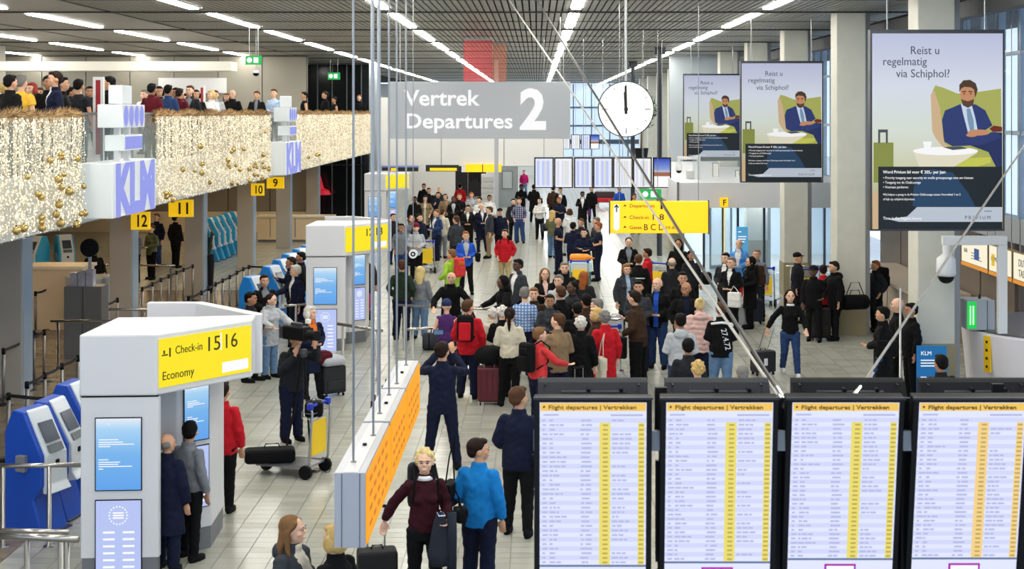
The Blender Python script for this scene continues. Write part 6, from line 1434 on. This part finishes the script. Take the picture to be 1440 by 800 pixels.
t = E('carry_on_case', (0,0,0), 0, 'silver pull handle case of the woman in the coral top', 'suitcase'); q = suitcase('nv','silver-handled navy case held by the woman in the coral top', .4,.5,.25,.45); bpy.data.objects.remove(t); place(q, 'coral', (-.30,-.52,0), 90)
place(handbag('cr','', .34,.38,.42), 'redcoat', (.15,.24,.52), 0, 'flat cream cloth tote bag on the woman in the red coat')
o = duffel('dg','', .62,.19); s = (492-CY)/H; o.location = ((614-CX)/s, F/s, 0); o.rotation_euler = (0,0,.1); o['label'] = 'grey-blue duffel bag on the floor behind the rail'
place(handbag('bk','', .3,.22,.3), 'greycoat', (.34,-.05,.62), 0, 'black bag held by the fair-haired woman in the grey coat')
t = E('book', (0,0,0), 0, 'small notebook held by the tall man in the brown jacket', 'book'); rbox((-.1,-.07,0),(.1,.07,.02), M('notebook', (30,30,34), .6), 'cover', t, .004, 1); MB().box((-.09,-.06,.02),(.09,.06,.024)).build('page', white, t); place(t, 'brown', (.02,-.40,1.13))
place(handbag('ch','', .34,.4,.1,nm='carrier_bag'), 'brown', (-.1,-.42,.48), 0, 'dark carrier bag hanging from the hand of the man in brown')
# lettering and stripes on clothes
c, a = at('print', (0,0,0)); t = PEOPLE['print']
o = text('27.4.72', .13, (-.04,.19,.98), M('cloth_print', (224,226,228), .8), t, ext=.003, rz=PI)
o.rotation_euler = (PI/2, math.radians(78), PI); o.location = (.02,.185,1.32)
MB().box((-.19,-.05,1.36),(-.17,.12,1.40)).build('shoulder_stripe', M('cloth_print'), t); 
o = MB().add(*tube([(-.17,.10,1.40),(0,.15,1.43),(.17,.10,1.40)], .022, 8)).build('white_yoke', M('cloth_print'), t, True)
t = PEOPLE['stripe']; MB().box((-.15,.165,1.20),(.15,.175,1.225)).build('back_stripe', M('cloth_print'), t)
o = place(handbag('wh','', .32,.34,.16,nm='carrier_bag'), 'suitbag', (.2,-.3,.62), 90, 'white carrier bag with small red mark held by the grey-haired suited man')
MB().box((.063,-.07,.14),(.066,.07,.24)).build('red_mark', M('red_mark', (160,40,80), .6), o)
place(backpack('br',''), 'hijab', (0,.15,.98), 0, 'brown backpack on the woman with covered hair')
o = place(suitcase('nv','', .42,.56,.26,.1), 'hijab', (.1,-.62,0), 90, 'navy hard suitcase with silver edge beside the covered-hair woman'); s = (455-CY)/H; o.location = ((1060-CX)/s, F/s, 0); o.rotation_euler = (0,0,0)
s = (462-CY)/H; q = suitcase('lg','pale grey suitcase standing left of the navy suitcase', .36,.52,.24,0); q.location = ((1040-CX)/s, F/s+.3, 0)
t = E('red_bundle', (0,0,0), 0, 'bright red folded coat held beside the navy suitcase', 'coat'); rbox((-.12,-.1,0),(.12,.1,.42), cloth(RGB['rd']), 'coat', t, .07, 4); MB().tube([(0,0,.4),(.05,0,.6)], .05, 8).build('sleeve', cloth(RGB['rd']), t, True); place(t, 'hijab', (-.0,-.32,.72))
t = place(suitcase('ch','', .46,.42,.26,.0, True), 'walker', (-.5,.1,0), 20, 'dark shiny trolley case tilted behind the walking young woman')
for s_ in (-1,1): MB().tube([(s_*.1,0,.5),(s_*.1+.12,-.05,.92)], .009, 6).build('handle_rod', steel, t)
MB().box((-.05,-.14,.2),(.03,-.135,.34)).build('luggage_tag', white, t)
t = place(duffel('bk','', .62,.17), 'duffel', (.05,.42,.62), 90, 'big black duffel bag hanging from the shoulder of the man in the parka')
MB().tube([(-.28,0,.2),(-.1,0,.62),(.1,0,.62),(.28,0,.2)], .012, 6).build('strap', cloth(RGB['bk']), t)
s = (478-CY)/H; q = suitcase('bk','large upright black suitcase in front of the man in the parka', .46,.66,.3,0,False); q.location = ((1153-CX)/s, F/s, 0)
place(handbag('bk','', .36,.28,.5), 'bagman', (.27,.1,.86), 0, 'black shoulder bag of the man in the black coat')
place(backpack('bk',''), 'darkcoat', (0,.16,1.0), 0, 'round black pack on the person in the long dark coat')
place(handbag('dg','', .34,.26,.4), 'olive', (.3,.02,.9), 0, 'grey shoulder bag of the long-haired woman in olive')
place(handbag('pu','', .26,.26,.14,nm='carrier_bag'), 'purple', (.3,-.05,.62), 0, 'purple bag of the woman in the long black coat')
place(handbag('bk','', .3,.24,.4), 'camblue', (.3,-.1,.85), 0, 'black camera bag of the man with the grey scarf')
q = backpack('lm','lime green and grey backpack propped on the trolley behind the walking woman','dg'); s = (430-CY)/H; q.location = ((1133-CX)/s, F/s+.1, .25)
q = backpack('cl','','og'); place(q, 'lime', (0,.17,1.0), 0, 'orange-red backpack on the man in lime green')
place(backpack('bk',''), 'redjacket', (0,.17,1.0), 0, 'dark backpack on the man in the red jacket and beige trousers')
# luggage trolleys in the crowd
def tr(px, py, rz, label):
    t = trolley(label); s = (py-CY)/H; t.location = ((px-CX)/s, F/s, 0); t.rotation_euler = (0,0,math.radians(rz)); return t
b = tr(816,416,175,'luggage trolley carrying pale blue boxes and an orange balloon in the crowd')
t = E('cardboard_box', b.location+Vector((0,.05,.35)), 0, 'pale blue box stacked high on the trolley in the crowd', 'box'); bb = M('box_pale_blue', (190,226,236), .5)
rbox((-.32,-.2,.34),(.32,.2,.62), bb, 'box', t, .02); MB().box((-.2,-.212,.40),(.2,-.2,.56)).build('label_field', white, t); rbox((-.3,-.22,0),(.3,.2,.34), M('box_teal', (50,110,120), .6), 'lower_box', t, .02)
t = E('orange_balloon', b.location+Vector((0,.0,.98)), 0, 'long orange inflated balloon lying on the pale blue boxes', 'balloon'); MB().tube([(-.30,0,.1),(-.26,0,.1),(-.05,0,.1),(.2,0,.1),(.28,0,.1),(.36,0,.09)], [.05,.11,.12,.11,.06,.02], 14).build('skin', M('balloon_orange', (250,150,40), .3), t, True); MB().tube([(.35,0,.09),(.40,0,.09)], .02, 8).build('knot', M('balloon_orange'), t)
tr(862,540,10,'luggage trolley with yellow panel beside the woman in the red coat'); tr(1080,428,160,'luggage trolley with yellow panel near the glass doors')
tr(603,382,175,'luggage trolley with yellow panel among the left crowd'); tr(937,420,150,'luggage trolley with blue grips behind the diagonal cables'); tr(1130,430,190,'luggage trolley loaded with dark bags by the low rail')
tr(655,528,170,'luggage trolley whose yellow panel shows behind the red jacket man')
tr(300,640,178,'luggage trolley partly hidden behind the large white pillar')
for (px,py,c_,lab) in ((932,396,'rd','red holdall on the trolley behind the diagonal cables'),(985,392,'bk','black holdall near the diagonal cables'),(1128,404,'bk','black holdall on the trolley by the low rail')):
    s = (py-CY)/(H-.45); q = duffel(c_, lab, .6, .18); q.location = ((px-CX)/s, F/s-.1, .3)
s = (500-CY)/H; q = suitcase('lg','pale blue-grey suitcase beside the tall man in brown', .4,.62,.26,0); q.location = ((868-CX)/s, F/s+1.2, 0)
s = (446-CY)/H; q = suitcase('gy','light grey suitcase stood by the black-hooded person', .4,.58,.26,.2); q.location = ((728-CX)/s, F/s-2.8, 0)
bpy.data.objects.remove(_tmp); bpy.data.scenes.remove(TS)
